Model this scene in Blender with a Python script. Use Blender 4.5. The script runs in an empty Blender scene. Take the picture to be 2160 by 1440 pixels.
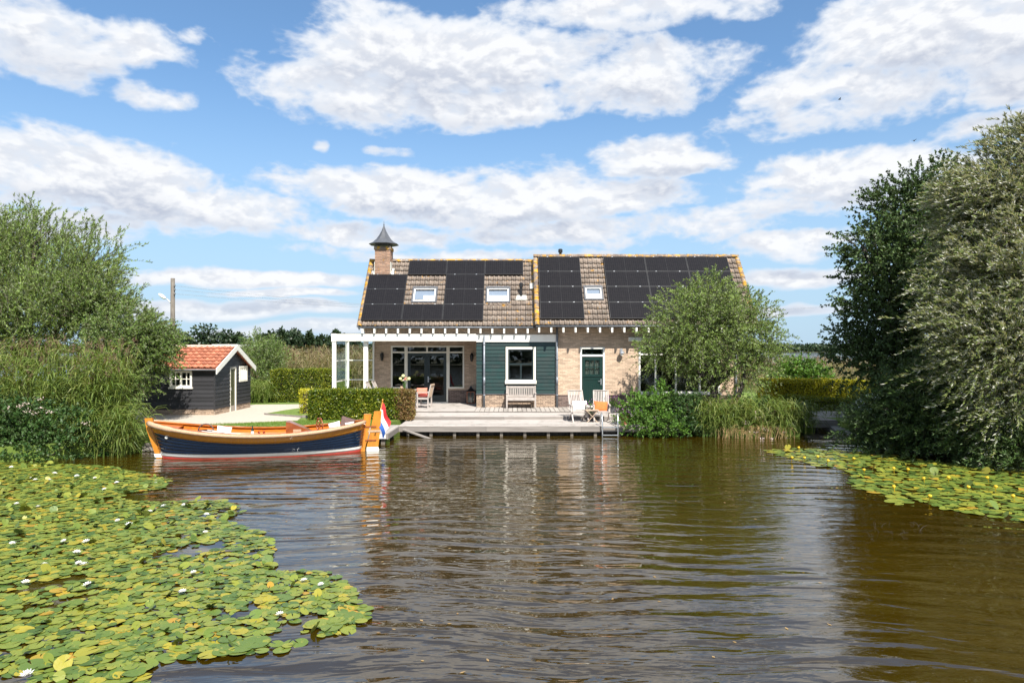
import bpy, math, random
import numpy as np
from mathutils import Vector, Matrix
R = math.radians
random.seed(7)
NG = np.random.default_rng(11)
S = bpy.context.scene
COL = S.collection

# ---------------------------------------------------------------- camera
FPX, CX, HY, CAMH = 1440.0, 1080.0, 738.0, 3.0
cd = bpy.data.cameras.new('camera'); cam = bpy.data.objects.new('camera', cd); COL.objects.link(cam)
cam.location = (0, 0, CAMH); cam.rotation_euler = (R(90), 0, 0)
cd.sensor_width = 36; cd.lens = 24; cd.shift_y = 18/2160; cd.clip_end = 20000; cd.clip_start = 0.1
S.camera = cam

# ---------------------------------------------------------------- sky and sun
SUN_EL, SUN_AZ = R(49), R(158)          # azimuth clockwise from +Y: behind the camera, to its right
w = bpy.data.worlds.new('World'); S.world = w; w.use_nodes = True
S.view_settings.view_transform = 'Standard'; S.view_settings.look = 'None'
S.view_settings.exposure = 0.85; S.view_settings.gamma = 1.0; S.view_settings.use_curve_mapping = False

class NT:
    """small helper to write node trees"""
    def __init__(s, tree): s.t = tree; s.n = tree.nodes; s.l = tree.links
    def node(s, typ, **kw):
        n = s.n.new(typ)
        for k, v in kw.items(): setattr(n, k, v)
        return n
    def put(s, sock, v):
        if v is None: return
        if isinstance(v, bpy.types.NodeSocket): s.l.new(v, sock)
        else: sock.default_value = v
    def m(s, op, a, b=None, c=None, clamp=False):
        n = s.node('ShaderNodeMath', operation=op, use_clamp=clamp)
        s.put(n.inputs[0], a); s.put(n.inputs[1], b); s.put(n.inputs[2], c)
        return n.outputs[0]
    def v(s, op, a, b=None, scale=None):
        n = s.node('ShaderNodeVectorMath', operation=op)
        s.put(n.inputs[0], a); s.put(n.inputs[1], b)
        if scale is not None: s.put(n.inputs['Scale'], scale)
        return n.outputs['Value'] if op in ('LENGTH', 'DOT_PRODUCT', 'DISTANCE') else n.outputs[0]
    def node_noise(s, vec):
        n = s.node('ShaderNodeTexNoise'); s.put(n.inputs['Vector'], vec); n.inputs['Scale'].default_value = 22; n.inputs['Detail'].default_value = 4
        return s.v('SUBTRACT', n.outputs['Color'], (.5, .5, .5))
    def comb(s, x, y, z):
        n = s.node('ShaderNodeCombineXYZ')
        for i, q in enumerate((x, y, z)): s.put(n.inputs[i], q)
        return n.outputs[0]
    def sep(s, v):
        n = s.node('ShaderNodeSeparateXYZ'); s.put(n.inputs[0], v); return n.outputs
    def noise(s, vec, scale, detail=4, rough=0.5, dist=0.0, dims='3D'):
        n = s.node('ShaderNodeTexNoise', noise_dimensions=dims)
        s.put(n.inputs['Vector'], vec); s.put(n.inputs['Scale'], scale); s.put(n.inputs['Detail'], detail)
        s.put(n.inputs['Roughness'], rough); s.put(n.inputs['Distortion'], dist)
        return n.outputs['Fac']
    def mix(s, f, a, b, blend='MIX'):
        n = s.node('ShaderNodeMix', data_type='RGBA', blend_type=blend)
        s.put(n.inputs[0], f); s.put(n.inputs[6], a); s.put(n.inputs[7], b)
        return n.outputs[2]
    def ramp(s, f, stops, interp='LINEAR'):
        n = s.node('ShaderNodeValToRGB'); s.put(n.inputs[0], f); e = n.color_ramp.elements
        n.color_ramp.interpolation = interp
        while len(e) < len(stops): e.new(0.5)
        for q, (p, c) in zip(e, stops):
            q.position = p; q.color = (c, c, c, 1) if isinstance(c, (int, float)) else (*c[:3], 1)
        return n.outputs[0]
    def rng(s, x, a, b, c=0.0, d=1.0, smooth=True):
        n = s.node('ShaderNodeMapRange', interpolation_type='SMOOTHSTEP' if smooth else 'LINEAR')
        for i, q in enumerate((x, a, b, c, d)): s.put(n.inputs[i], q)
        return n.outputs[0]

w.node_tree.nodes.clear(); T = NT(w.node_tree)
def blob(px, py, rx, ry, wgt):           # a bank of cloud: azimuth, elevation (rad) and its angular size
    az = math.atan((px-CX)/FPX); el = math.atan((HY-py)/FPX*math.cos(az))
    return az, el, rx/FPX*math.cos(az)**2, ry/FPX*math.cos(az), wgt
BLOBS = [blob(*b) for b in [
    (20, 60, 260, 85, 1.0), (240, 85, 150, 50, .65), (315, 190, 90, 26, .55), (400, 70, 50, 22, .2),
    (930, 120, 330, 75, 1.0), (760, 190, 230, 60, 1.0), (1050, 215, 240, 48, 1.0), (1300, 160, 165, 68, 1.0), (1290, 15, 300, 38, .85),
    (850, 20, 170, 35, .6), (640, 160, 110, 50, .65),
    (1745, 200, 205, 74, 1.0), (1900, 75, 235, 80, 1.0), (2100, 90, 160, 80, 1.0), (2090, 180, 150, 40, .8), (2080, 265, 150, 35, .6),
    (130, 370, 380, 80, 1.0), (330, 430, 300, 55, 1.0), (60, 470, 260, 40, .7), (560, 440, 110, 30, .6),
    (820, 405, 200, 50, 1.0), (1060, 420, 330, 55, 1.0), (1410, 335, 120, 42, 1.1), (1320, 420, 145, 48, .9),
    (1745, 400, 195, 56, 1.0), (1870, 360, 150, 45, .9), (1650, 455, 190, 25, .6),
    (800, 505, 210, 26, .8), (1250, 490, 340, 34, .8), (950, 540, 360, 18, .7), (1480, 500, 170, 28, .6), (1720, 525, 150, 24, .6),
    (370, 580, 120, 18, .9), (560, 592, 210, 17, .9), (470, 650, 290, 17, .9), (620, 622, 130, 10, .8), (600, 690, 230, 13, .8), (200, 560, 200, 14, .4),
    (1700, 580, 150, 18, .9), (1690, 520, 130, 20, .85), (1690, 640, 150, 14, .8), (662, 303, 26, 15, .3), (800, 312, 45, 14, .2),
    (2350, 420, 260, 80, .9), (-260, 330, 240, 90, .9), (-250, 90, 220, 80, .7), (2500, 150, 260, 90, .8)]]
def angles(dirv):
    x, y, z = T.sep(dirv)[:3]; return T.m('ARCTAN2', x, y), T.m('ARCSINE', z)
def puffs(dirv):                         # ragged edges and cauliflower heads
    q = T.v('MULTIPLY', dirv, (1.0, 1.0, 1.9))
    n2 = T.noise(q, 6.0, 10, 0.66, 0.3)
    b1 = T.m('ABSOLUTE', T.m('SUBTRACT', T.noise(q, 13.0, 3, 0.55), 0.5))
    b2 = T.m('ABSOLUTE', T.m('SUBTRACT', T.noise(q, 25.0, 3, 0.55), 0.5))
    bb = T.m('ADD', T.m('MULTIPLY', T.m('SUBTRACT', 0.10, b1), 2.2), T.m('MULTIPLY', T.m('SUBTRACT', 0.10, b2), 1.0))
    return T.m('MULTIPLY_ADD', T.m('SUBTRACT', n2, 0.5), 2.1, bb)
def banks(az, el):
    tot = -0.8
    for a, e, ra, re, g in BLOBS:
        dx = T.m('MULTIPLY_ADD', az, 1/ra, -a/ra); dy = T.m('MULTIPLY_ADD', el, 1/re, -e/re)
        r2 = T.m('MULTIPLY_ADD', dx, dx, T.m('MULTIPLY', dy, dy))
        tot = T.m('MAXIMUM', tot, T.m('MULTIPLY_ADD', r2, -0.62, g))
    return tot
tc = T.node('ShaderNodeTexCoord').outputs['Generated']
AZ, EL = angles(tc)
wq = T.v('MULTIPLY', tc, (1, 1, 2.0))
wA = T.m('MULTIPLY', T.m('SUBTRACT', T.noise(wq, 4.2, 3, 0.5), 0.5), 0.26); wB = T.m('MULTIPLY', T.m('SUBTRACT', T.noise(T.v('ADD', wq, (7.1, 3.3, 1.7)), 4.2, 3, 0.5), 0.5), 0.075)
AZW, ELW = T.m('ADD', AZ, wA), T.m('ADD', EL, wB)
B0 = banks(AZW, ELW); B1 = banks(AZW, T.m('ADD', ELW, 0.035))
# away from the banks in view the same kind of broken cloud carries on
kz = T.m('ADD', T.m('MAXIMUM', T.sep(tc)[2], 0.0), 0.12)
gn = T.noise(T.comb(T.m('DIVIDE', T.sep(tc)[0], kz), T.m('DIVIDE', T.sep(tc)[1], kz), 0.0), 1.3, 4, 0.5)
away = T.m('MAXIMUM', T.rng(T.m('ABSOLUTE', AZ), 0.80, 1.05, 0.0, 1.0), T.rng(EL, 0.50, 0.62, 0.0, 1.0))
gen = T.m('SUBTRACT', T.m('MULTIPLY', T.m('SUBTRACT', T.m('MULTIPLY', gn, away), 0.44), 5.0), T.m('MULTIPLY', T.m('SUBTRACT', 1.0, away), 2.0))
N0 = puffs(tc); N1 = puffs(T.v('NORMALIZE', T.v('ADD', tc, (0.006, 0.0, 0.013))))
flat = T.rng(EL, 0.02, 0.16, 0.45, 1.0)
D0 = T.m('ADD', T.m('MAXIMUM', B0, gen), T.m('MULTIPLY', N0, flat))
cover = T.rng(D0, 0.06, 0.66)
thick = T.rng(D0, 0.35, 1.0)
lit = T.m('ADD', T.m('MULTIPLY', T.rng(T.m('SUBTRACT', N0, N1), -0.32, 0.32), .60), T.m('MULTIPLY', T.rng(T.m('SUBTRACT', B0, B1), -0.50, 0.55), .58), clamp=True)
sky = T.node('ShaderNodeTexSky', sky_type='NISHITA', sun_disc=False, sun_elevation=SUN_EL, sun_rotation=SUN_AZ, altitude=0, air_density=1.0, dust_density=0.6, ozone_density=2.0)
ccol = T.mix(lit, (4.3, 4.85, 6.1, 1), (9.2, 9.3, 9.5, 1))
thin = T.mix(thick, (7.4, 8.0, 8.9, 1), ccol)
haze = T.rng(EL, 0.0, 0.20, 0.45, 0.0)
SKYGAIN = 1.0
skyc = T.mix(1.0, sky.outputs[0], (1.18, 1.52, 1.70, 1), 'MULTIPLY')
skyc = T.mix(T.rng(EL, 0.0, 0.40, 0.86, 0.06), skyc, (4.6, 6.3, 8.2, 1))     # pale blue air towards the horizon
col = T.mix(T.m('MULTIPLY', cover, T.rng(EL, -0.02, 0.10, 0.72, 0.98)), skyc, thin)
bg = T.node('ShaderNodeBackground'); T.put(bg.inputs[0], col); bg.inputs[1].default_value = 0.060
T.l.new(bg.outputs[0], T.node('ShaderNodeOutputWorld').inputs[0])

sd = bpy.data.lights.new('sun', 'SUN'); sun = bpy.data.objects.new('sun', sd); COL.objects.link(sun)
sd.energy = 5.0; sd.angle = R(0.5); sd.color = (1.0, 0.95, 0.86)
spos = Vector((math.sin(SUN_AZ)*math.cos(SUN_EL), math.cos(SUN_AZ)*math.cos(SUN_EL), math.sin(SUN_EL)))
sun.rotation_euler = (-spos).to_track_quat('-Z', 'Y').to_euler(); sun.location = spos*60

# ---------------------------------------------------------------- helpers
def P(px, py, d): return Vector(((px-CX)/FPX*d, d, CAMH-(py-HY)/FPX*d))
def G(px, py, z=0.0):
    d = FPX*(CAMH-z)/(py-HY); return ((px-CX)/FPX*d, d)

def tag(o, label=None, cat=None, group=None, kind=None):
    if label: o['label'] = label
    if cat: o['category'] = cat
    if group: o['group'] = group
    if kind: o['kind'] = kind
    return o
def thing(name, label, cat, loc=(0, 0, 0), rz=0, group=None):
    o = bpy.data.objects.new(name, None); COL.objects.link(o)
    o.location = loc; o.rotation_euler = (0, 0, rz); o.empty_display_size = .2
    return tag(o, label, cat, group)
def adopt(o, parent, world=True):
    """parent o; world=True when o was drawn in world coordinates below a root that only has a location"""
    if parent is None: return o
    o.parent = parent
    if world and parent.type == 'EMPTY': o.matrix_parent_inverse = Matrix.Translation(-Vector(parent.location))
    return o
def link(name, me, parent=None, world=True):
    o = bpy.data.objects.new(name, me); COL.objects.link(o); return adopt(o, parent, world)
def copy_tree(o, parent=None):
    c = o.copy(); COL.objects.link(c)
    if parent: c.parent = parent
    for ch in list(o.children): copy_tree(ch, c)
    return c

class MB:
    def __init__(s): s.V = []; s.F = []
    def add(s, vs, fs):
        b = len(s.V); s.V += [tuple(v) for v in vs]; s.F += [tuple(i+b for i in f) for f in fs]; return s
    BF = [(0, 3, 2, 1), (4, 5, 6, 7), (0, 1, 5, 4), (1, 2, 6, 5), (2, 3, 7, 6), (3, 0, 4, 7)]
    def box(s, x0, x1, y0, y1, z0, z1):
        return s.add([(x0, y0, z0), (x1, y0, z0), (x1, y1, z0), (x0, y1, z0), (x0, y0, z1), (x1, y0, z1), (x1, y1, z1), (x0, y1, z1)], s.BF)
    def obox(s, c, ax, ay, az, hx, hy, hz):
        c, ax, ay, az = Vector(c), Vector(ax)*hx, Vector(ay)*hy, Vector(az)*hz
        return s.add([c-ax-ay-az, c+ax-ay-az, c+ax+ay-az, c-ax+ay-az, c-ax-ay+az, c+ax-ay+az, c+ax+ay+az, c-ax+ay+az], s.BF)
    def bar(s, p, q, wd, th, up=(0, 0, 1)):
        p, q = Vector(p), Vector(q); ax = (q-p); L = ax.length; ax.normalize(); up = Vector(up)
        if abs(ax.dot(up)) > .98: up = Vector((0, 1, 0))
        ay = up.cross(ax).normalized(); az = ax.cross(ay)
        return s.obox((p+q)/2, ax, ay, az, L/2, wd/2, th/2)
    def tube(s, pts, rad, n=8, cap=True):
        pts = [Vector(p) for p in pts]; m = len(pts)
        if not hasattr(rad, '__len__'): rad = [rad]*m
        vs = []; t0 = (pts[1]-pts[0]).normalized()
        u = t0.cross(Vector((0, 0, 1)) if abs(t0.z) < .9 else Vector((1, 0, 0))).normalized()
        for i, p in enumerate(pts):
            t = (pts[min(i+1, m-1)]-pts[max(i-1, 0)]).normalized()
            u = (u-t*u.dot(t)).normalized(); v = t.cross(u)
            for k in range(n):
                a = 2*math.pi*k/n; vs.append(p+(u*math.cos(a)+v*math.sin(a))*rad[i])
        fs = [(i*n+k, i*n+(k+1) % n, (i+1)*n+(k+1) % n, (i+1)*n+k) for i in range(m-1) for k in range(n)]
        if cap: fs += [tuple(range(n))[::-1], tuple((m-1)*n+k for k in range(n))]
        return s.add(vs, fs)
    def lathe(s, c, prof, n=14, sq=False):
        c = Vector(c); vs = []
        for r, z in prof:
            for k in range(n):
                a = 2*math.pi*(k+(.5 if sq else 0))/n; vs.append(c+Vector((r*math.cos(a), r*math.sin(a), z)))
        m = len(prof)
        fs = [(i*n+k, i*n+(k+1) % n, (i+1)*n+(k+1) % n, (i+1)*n+k) for i in range(m-1) for k in range(n)]
        fs += [tuple(range(n))[::-1], tuple((m-1)*n+k for k in range(n))]
        return s.add(vs, fs)
    def prism(s, poly, z0, z1):
        n = len(poly)
        vs = [(x, y, z0) for x, y in poly]+[(x, y, z1) for x, y in poly]
        return s.add(vs, [tuple(range(n))[::-1], tuple(range(n, 2*n))]+[(i, (i+1) % n, (i+1) % n+n, i+n) for i in range(n)])
    def grid(s, fn, nu, nv, closed=False):
        vs = [fn(i/nu, j/nv) for i in range(nu+1) for j in range(nv+1)]
        return s.add(vs, [(i*(nv+1)+j, (i+1)*(nv+1)+j, (i+1)*(nv+1)+j+1, i*(nv+1)+j+1) for i in range(nu) for j in range(nv)])
    def mesh(s, name, mat, smooth=False):
        me = bpy.data.meshes.new(name); me.from_pydata(s.V, [], s.F); me.update()
        if mat: me.materials.append(mat)
        if smooth: me.polygons.foreach_set('use_smooth', [True]*len(me.polygons))
        return me
    def build(s, name, mat, parent=None, smooth=False, world=True, bevel=0, solid=0):
        o = link(name, s.mesh(name, mat, smooth), parent, world)
        if solid: q = o.modifiers.new('s', 'SOLIDIFY'); q.thickness = solid; q.offset = 0
        if bevel:
            q = o.modifiers.new('b', 'BEVEL'); q.width = bevel; q.segments = 1; q.limit_method = 'ANGLE'
        return o
def bx(*a): return MB().box(*a)

def np_mesh(name, V, F, mat, smooth=False):
    """V (n,3), F (m,4) or (m,3)"""
    me = bpy.data.meshes.new(name); V = np.asarray(V, np.float32); F = np.asarray(F, np.int32); k = F.shape[1]
    me.vertices.add(len(V)); me.vertices.foreach_set('co', V.ravel())
    me.loops.add(F.size); me.loops.foreach_set('vertex_index', F.ravel())
    me.polygons.add(len(F)); me.polygons.foreach_set('loop_start', np.arange(0, F.size, k, dtype=np.int32))
    me.update(calc_edges=True)
    if smooth: me.polygons.foreach_set('use_smooth', np.ones(len(F), bool))
    me.materials.append(mat); return me

# ---------------------------------------------------------------- materials
def newmat(name):
    m = bpy.data.materials.new(name); m.use_nodes = True; m.node_tree.nodes.clear()
    t = NT(m.node_tree); t.out = t.node('ShaderNodeOutputMaterial'); return m, t
def c4(c): return (*c, 1)
def M(name, c1, c2=None, scale=6.0, rough=.6, bump=0.0, bscale=None, rand=.0, stretch=(1, 1, 1), metal=0.0, spec=.5, isl=0.0, coat=0.0, extra=None, world=True):
    m, t = newmat(name); b = t.node('ShaderNodeBsdfPrincipled')
    g = t.node('ShaderNodeNewGeometry'); vec = t.v('MULTIPLY', g.outputs['Position'] if world else t.node('ShaderNodeTexCoord').outputs['Object'], stretch)
    if rand:      # grain differs from piece to piece
        oi = t.node('ShaderNodeObjectInfo').outputs['Random']
        vec = t.v('ADD', vec, t.comb(t.m('MULTIPLY', oi, 37.0), t.m('MULTIPLY', oi, 91.0), 0.0))
    n = t.noise(vec, scale, 5, .6)
    col = t.mix(t.rng(n, .3, .7), c4(c1), c4(c2 or c1))
    if extra: col = extra(t, g.outputs['Position'], col)
    if rand:
        col = t.mix(1.0, col, t.ramp(oi, [(0, 1-rand), (1, 1+rand)]), 'MULTIPLY')
    if isl:
        ri = g.outputs['Random Per Island']; col = t.mix(1.0, col, t.ramp(ri, [(0, 1-isl), (1, 1+isl)]), 'MULTIPLY')
    t.put(b.inputs['Base Color'], col)
    t.put(b.inputs['Roughness'], t.rng(n, .2, .8, max(rough-.08, .02), min(rough+.08, 1)))
    b.inputs['Metallic'].default_value = metal; b.inputs['Specular IOR Level'].default_value = spec
    b.inputs['Coat Weight'].default_value = coat; b.inputs['Coat Roughness'].default_value = .08
    if bump:
        bn = t.node('ShaderNodeBump'); bn.inputs['Strength'].default_value = min(bump*20, 1); bn.inputs['Distance'].default_value = max(bump, .002)
        t.put(bn.inputs['Height'], t.noise(vec, bscale or scale*4, 5, .65)); t.l.new(bn.outputs[0], b.inputs['Normal'])
    t.l.new(b.outputs[0], t.out.inputs[0]); return m
def leafmat(name, cols, back=None, trans=.3, rough=.45, spec=.35, patch=.0):
    """cols: list of colours picked per leaf; back: colour of the underside"""
    m, t = newmat(name); g = t.node('ShaderNodeNewGeometry')
    f = g.outputs['Random Per Island']
    if patch:
        f = t.m('ADD', t.m('MULTIPLY', f, 1-patch), t.m('MULTIPLY', t.rng(t.noise(g.outputs['Position'], .9, 3, .5), .3, .7), patch))
    c = t.ramp(f, [(i/max(len(cols)-1, 1), q) for i, q in enumerate(cols)])
    if back: c = t.mix(g.outputs['Backfacing'], c, c4(back))
    b = t.node('ShaderNodeBsdfPrincipled'); t.put(b.inputs['Base Color'], c); b.inputs['Roughness'].default_value = rough; b.inputs['Specular IOR Level'].default_value = spec
    tr = t.node('ShaderNodeBsdfTranslucent'); t.put(tr.inputs[0], t.mix(1.0, c, (1.35, 1.25, .55, 1), 'MULTIPLY'))
    mx = t.node('ShaderNodeMixShader'); mx.inputs[0].default_value = trans
    t.l.new(b.outputs[0], mx.inputs[1]); t.l.new(tr.outputs[0], mx.inputs[2]); t.l.new(mx.outputs[0], t.out.inputs[0]); return m
def glassmat(name, tint=(.75, .8, .8), ior=1.9, rough=.0):
    m, t = newmat(name)
    tr = t.node('ShaderNodeBsdfTransparent'); tr.inputs[0].default_value = c4(tint)
    gl = t.node('ShaderNodeBsdfGlossy'); gl.inputs['Roughness'].default_value = rough
    r0 = ((ior-1)/(ior+1))**2*.6; lw = t.node('ShaderNodeLayerWeight'); lw.inputs[0].default_value = .5
    mx = t.node('ShaderNodeMixShader'); t.put(mx.inputs[0], t.m('MULTIPLY_ADD', t.m('POWER', lw.outputs['Facing'], 5.0), 1-r0, r0))
    t.l.new(tr.outputs[0], mx.inputs[1]); t.l.new(gl.outputs[0], mx.inputs[2]); t.l.new(mx.outputs[0], t.out.inputs[0]); return m

def lichen(t, pos, col):
    a = t.rng(t.noise(pos, 9.0, 4, .6), .60, .68); c = t.mix(a, col, (.30, .28, .24, 1))
    b = t.rng(t.noise(t.v('ADD', pos, (3, 9, 1)), 5.5, 5, .65), .60, .70); return t.mix(b, c, (.42, .21, .02, 1))
def lichen_heavy(t, pos, col):
    a = t.rng(t.noise(pos, 10.0, 4, .6), .56, .66); c = t.mix(a, col, (.34, .32, .28, 1))
    b = t.rng(t.noise(t.v('ADD', pos, (3, 9, 1)), 4.0, 5, .65), .45, .60); return t.mix(b, c, (.45, .24, .022, 1))
def wear(t, pos, col):
    a = t.rng(t.noise(t.v('MULTIPLY', pos, (.6, .6, 2.5)), 2.2, 5, .6), .5, .78); return t.mix(t.m('MULTIPLY', a, .35), col, (.14, .10, .08, 1))
def algae(t, pos, col):
    a = t.rng(t.noise(pos, 3.0, 5, .65), .50, .74); return t.mix(t.m('MULTIPLY', a, .8), col, (.15, .14, .115, 1))

m_brick = M('brick', (.57, .43, .315), (.46, .335, .24), 30, .85, .002, 60, isl=.20, extra=wear)
m_plinth = M('plinth_brick', (.17, .115, .095), (.10, .075, .07), 24, .85, .002, 60, isl=.42)
m_paleplinth = M('pale_brick', (.44, .335, .245), (.25, .17, .125), 24, .85, .002, 60, isl=.30)
m_mortar = M('mortar', (.36, .31, .26), (.30, .26, .22), 20, .9, .001)
m_tile = M('roof_tile', (.235, .185, .15), (.16, .125, .10), 14, .8, .003, 50, rand=.24, extra=lichen)
m_ridge = M('ridge_tile', (.20, .15, .12), (.13, .10, .085), 14, .8, .003, 50, rand=.2, extra=lichen_heavy)
m_orange_tile = M('orange_tile', (.44, .15, .08), (.27, .09, .052), 7, .75, .003, 50, rand=.28)
m_white = M('white_paint', (.80, .79, .74), (.74, .73, .68), 3, .45)
m_cream = M('cream_paint', (.78, .75, .66), (.72, .69, .60), 3, .45)
m_green = M('green_paint', (.0046, .028, .0245), (.0032, .020, .018), 3, .42, .001, 30, rand=.28, stretch=(1, 1, .6))
m_door = M('door_green', (.0055, .028, .023), (.0045, .023, .019), 5, .35)
m_darkframe = M('dark_frame', (.012, .022, .024), None, 5, .35)
m_black = M('black_wood', (.030, .030, .034), (.020, .020, .024), 7, .55, .002, 40, rand=.25, stretch=(.4, .4, 3))
m_zinc = M('zinc', (.22, .24, .27), (.17, .19, .22), 4, .5, metal=.35)
m_lead = M('lead_grey', (.085, .09, .105), (.06, .065, .075), 6, .5, .001)
m_flash = M('white_flashing', (.62, .62, .58), (.46, .46, .40), 12, .6, .002, extra=lichen)
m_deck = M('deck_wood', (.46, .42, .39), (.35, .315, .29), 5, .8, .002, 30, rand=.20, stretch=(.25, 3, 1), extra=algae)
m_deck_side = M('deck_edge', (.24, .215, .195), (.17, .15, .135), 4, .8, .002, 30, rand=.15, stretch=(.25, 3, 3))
m_slab = M('paving', (.40, .365, .335), (.32, .29, .265), 5, .85, .002, 30, rand=.16, stretch=(3, .4, 1), extra=algae)
m_piling = M('wet_piling', (.040, .033, .025), (.022, .018, .014), 5, .7, .003, 30, rand=.3, stretch=(3, 3, .4))
m_post = M('grey_post', (.17, .15, .125), (.10, .085, .07), 5, .85, .004, 20, stretch=(3, 3, .4))
m_teak = M('teak_grey', (.44, .395, .365), (.33, .29, .265), 7, .75, .001, 40, rand=.08, stretch=(1, 1, .5))
m_teak_w = M('teak_warm', (.48, .36, .26), (.38, .28, .20), 7, .7, .001, 40, rand=.08)
m_varn = M('varnish', (.50, .145, .020), (.36, .09, .012), 4, .22, coat=.5, rand=.1, stretch=(1, 4, 4))
m_varn_y = M('varnish_pale', (.52, .215, .025), (.40, .15, .016), 4, .25, coat=.5, stretch=(4, 4, 1))
m_varn_r = M('mahogany', (.30, .085, .025), (.20, .05, .016), 5, .25, coat=.4)
m_navy = M('navy_paint', (.006, .018, .046), (.005, .014, .036), 4, .16, spec=.6, coat=.5)
m_red = M('red_antifoul', (.30, .025, .018), (.20, .02, .012), 4, .5)
m_rope = M('rope', (.50, .345, .225), (.36, .235, .145), 40, .9, .008, 60)
m_alu = M('aluminium', (.62, .64, .66), None, 5, .3, metal=.8)
m_steel = M('steel', (.5, .52, .55), None, 8, .35, metal=.7)
m_blackmetal = M('black_metal', (.015, .015, .016), None, 5, .4)
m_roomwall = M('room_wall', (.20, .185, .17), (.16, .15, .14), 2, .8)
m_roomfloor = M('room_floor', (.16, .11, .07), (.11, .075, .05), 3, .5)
m_glass = glassmat('window_glass', (.62, .66, .66), 2.3); m_skyglass = glassmat('skylight_glass', (.95, .97, .98), 1.7)
m_clear = glassmat('clear_glass', (.90, .93, .92), 1.5)
m_bottleg = M('bottle_glass', (.008, .02, .010), None, 5, .08, spec=.8)
m_wine = M('red_wine', (.22, .006, .012), None, 5, .1)
m_paper = M('paper', (.78, .76, .70), None, 5, .7)
m_cush_w = M('white_cloth', (.74, .71, .67), (.64, .61, .58), 18, .9, .003)
m_cush_o = M('orange_cloth', (.72, .17, .045), (.62, .135, .035), 20, .9, .003)
m_cush_r = M('red_cloth', (.40, .075, .06), (.32, .055, .05), 20, .9, .003)
m_cush_c = M('coral_cloth', (.62, .24, .16), (.54, .19, .13), 20, .9, .003)
m_cush_b = M('brown_cloth', (.13, .08, .07), (.09, .055, .05), 20, .9, .003)
def dots(t, pos, col):
    v = t.node('ShaderNodeTexVoronoi'); t.put(v.inputs['Vector'], pos); v.inputs['Scale'].default_value = 15
    return t.mix(t.rng(v.outputs['Distance'], .32, .24, 0, 1), col, (.10, .09, .085, 1))
m_cush_d = M('dotted_cloth', (.72, .69, .63), (.66, .63, .58), 20, .9, .003, extra=dots)
m_fred = M('flag_red', (.50, .022, .028), None, 5, .75); m_fwhite = M('flag_white', (.80, .80, .80), None, 5, .75); m_fblue = M('flag_blue', (.022, .095, .36), None, 5, .75)
m_bark = M('bark', (.135, .11, .08), (.075, .06, .045), 7, .9, .02, 14, stretch=(3, 3, .5))
m_dbark = M('dark_bark', (.06, .05, .04), (.035, .03, .024), 7, .9, .02, 14, stretch=(3, 3, .5))
m_gravel = M('gravel', (.52, .46, .385), (.36, .31, .255), 55, .95, .012, 70)
m_twig = M('hedge_twigs', (.060, .052, .028), (.040, .034, .020), 30, .95, .02, 40)
m_concrete = M('concrete', (.30, .29, .27), (.22, .21, .20), 3, .9, .004, 30)
m_terracotta = M('terracotta', (.34, .13, .07), (.27, .10, .055), 8, .85)
m_greypot = M('grey_pot', (.12, .12, .125), None, 8, .7)

# solar cell glass: black cells with a fine grid of bus bars
m_solar, t = newmat('solar_glass')
b = t.node('ShaderNodeBsdfPrincipled'); tcn = t.node('ShaderNodeTexCoord').outputs['Object']
br = t.node('ShaderNodeTexBrick'); br.offset = 0; t.put(br.inputs['Vector'], tcn); br.inputs['Scale'].default_value = 1
br.inputs['Brick Width'].default_value = .093; br.inputs['Row Height'].default_value = .093; br.inputs['Mortar Size'].default_value = .004; br.inputs['Mortar Smooth'].default_value = .6
br.inputs['Color1'].default_value = (.0065, .006, .0075, 1); br.inputs['Color2'].default_value = (.009, .008, .0095, 1); br.inputs['Mortar'].default_value = (.026, .024, .025, 1)
t.put(b.inputs['Base Color'], br.outputs[0]); b.inputs['Roughness'].default_value = .22; b.inputs['Specular IOR Level'].default_value = .28
t.l.new(b.outputs[0], t.out.inputs[0])
m_solarframe = M('solar_frame', (.018, .018, .02), None, 5, .4)

# pond and lake water: brown, mirror-like, with ripples running across the view
m_water, t = newmat('water'); b = t.node('ShaderNodeBsdfPrincipled')
pos = t.node('ShaderNodeNewGeometry').outputs['Position']
bend = t.noise(t.v('MULTIPLY', pos, (.16, .10, 0)), 1.0, 2, .5)
sx, sy, sz = t.sep(pos)[:3]
# crests bow round a centre far to the left front, so that they run slightly down to the right
py_ = t.m('ADD', t.m('ADD', sy, t.m('MULTIPLY', t.m('MULTIPLY', sx, sx), .012)), t.m('MULTIPLY', bend, 2.2))
pv = t.comb(sx, py_, 0.0)
n1 = t.noise(t.v('MULTIPLY', pv, (.30, 1.3, 0)), 1.0, 2, .5, .3)
ph = t.m('ADD', t.m('MULTIPLY', py_, 11.5), t.m('MULTIPLY', t.noise(t.v('MULTIPLY', pv, (.22, .5, 0)), 1.0, 3, .55), 14.0))
ph2 = t.m('ADD', t.m('MULTIPLY', py_, 19.0), t.m('ADD', t.m('MULTIPLY', sx, 1.1), t.m('MULTIPLY', t.noise(t.v('MULTIPLY', pv, (.5, .8, 0)), 1.0, 2, .5), 12.0)))
wv1 = t.m('MULTIPLY', t.m('SINE', ph), t.rng(t.noise(t.v('MULTIPLY', pv, (.30, .55, 0)), 1.0, 2, .5), .34, .64, .15, 1.0))
wv2 = t.m('MULTIPLY', t.m('SINE', ph2), t.rng(t.noise(t.v('MULTIPLY', pv, (.45, .8, 3)), 1.0, 2, .5), .42, .66, .0, 1.0))
n2 = t.noise(t.v('MULTIPLY', pv, (1.25, 4.3, 0)), 1.0, 2, .5, .6)
n3 = t.noise(t.v('MULTIPLY', pv, (3.6, 10.5, 0)), 1.0, 2, .5, .5)
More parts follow.
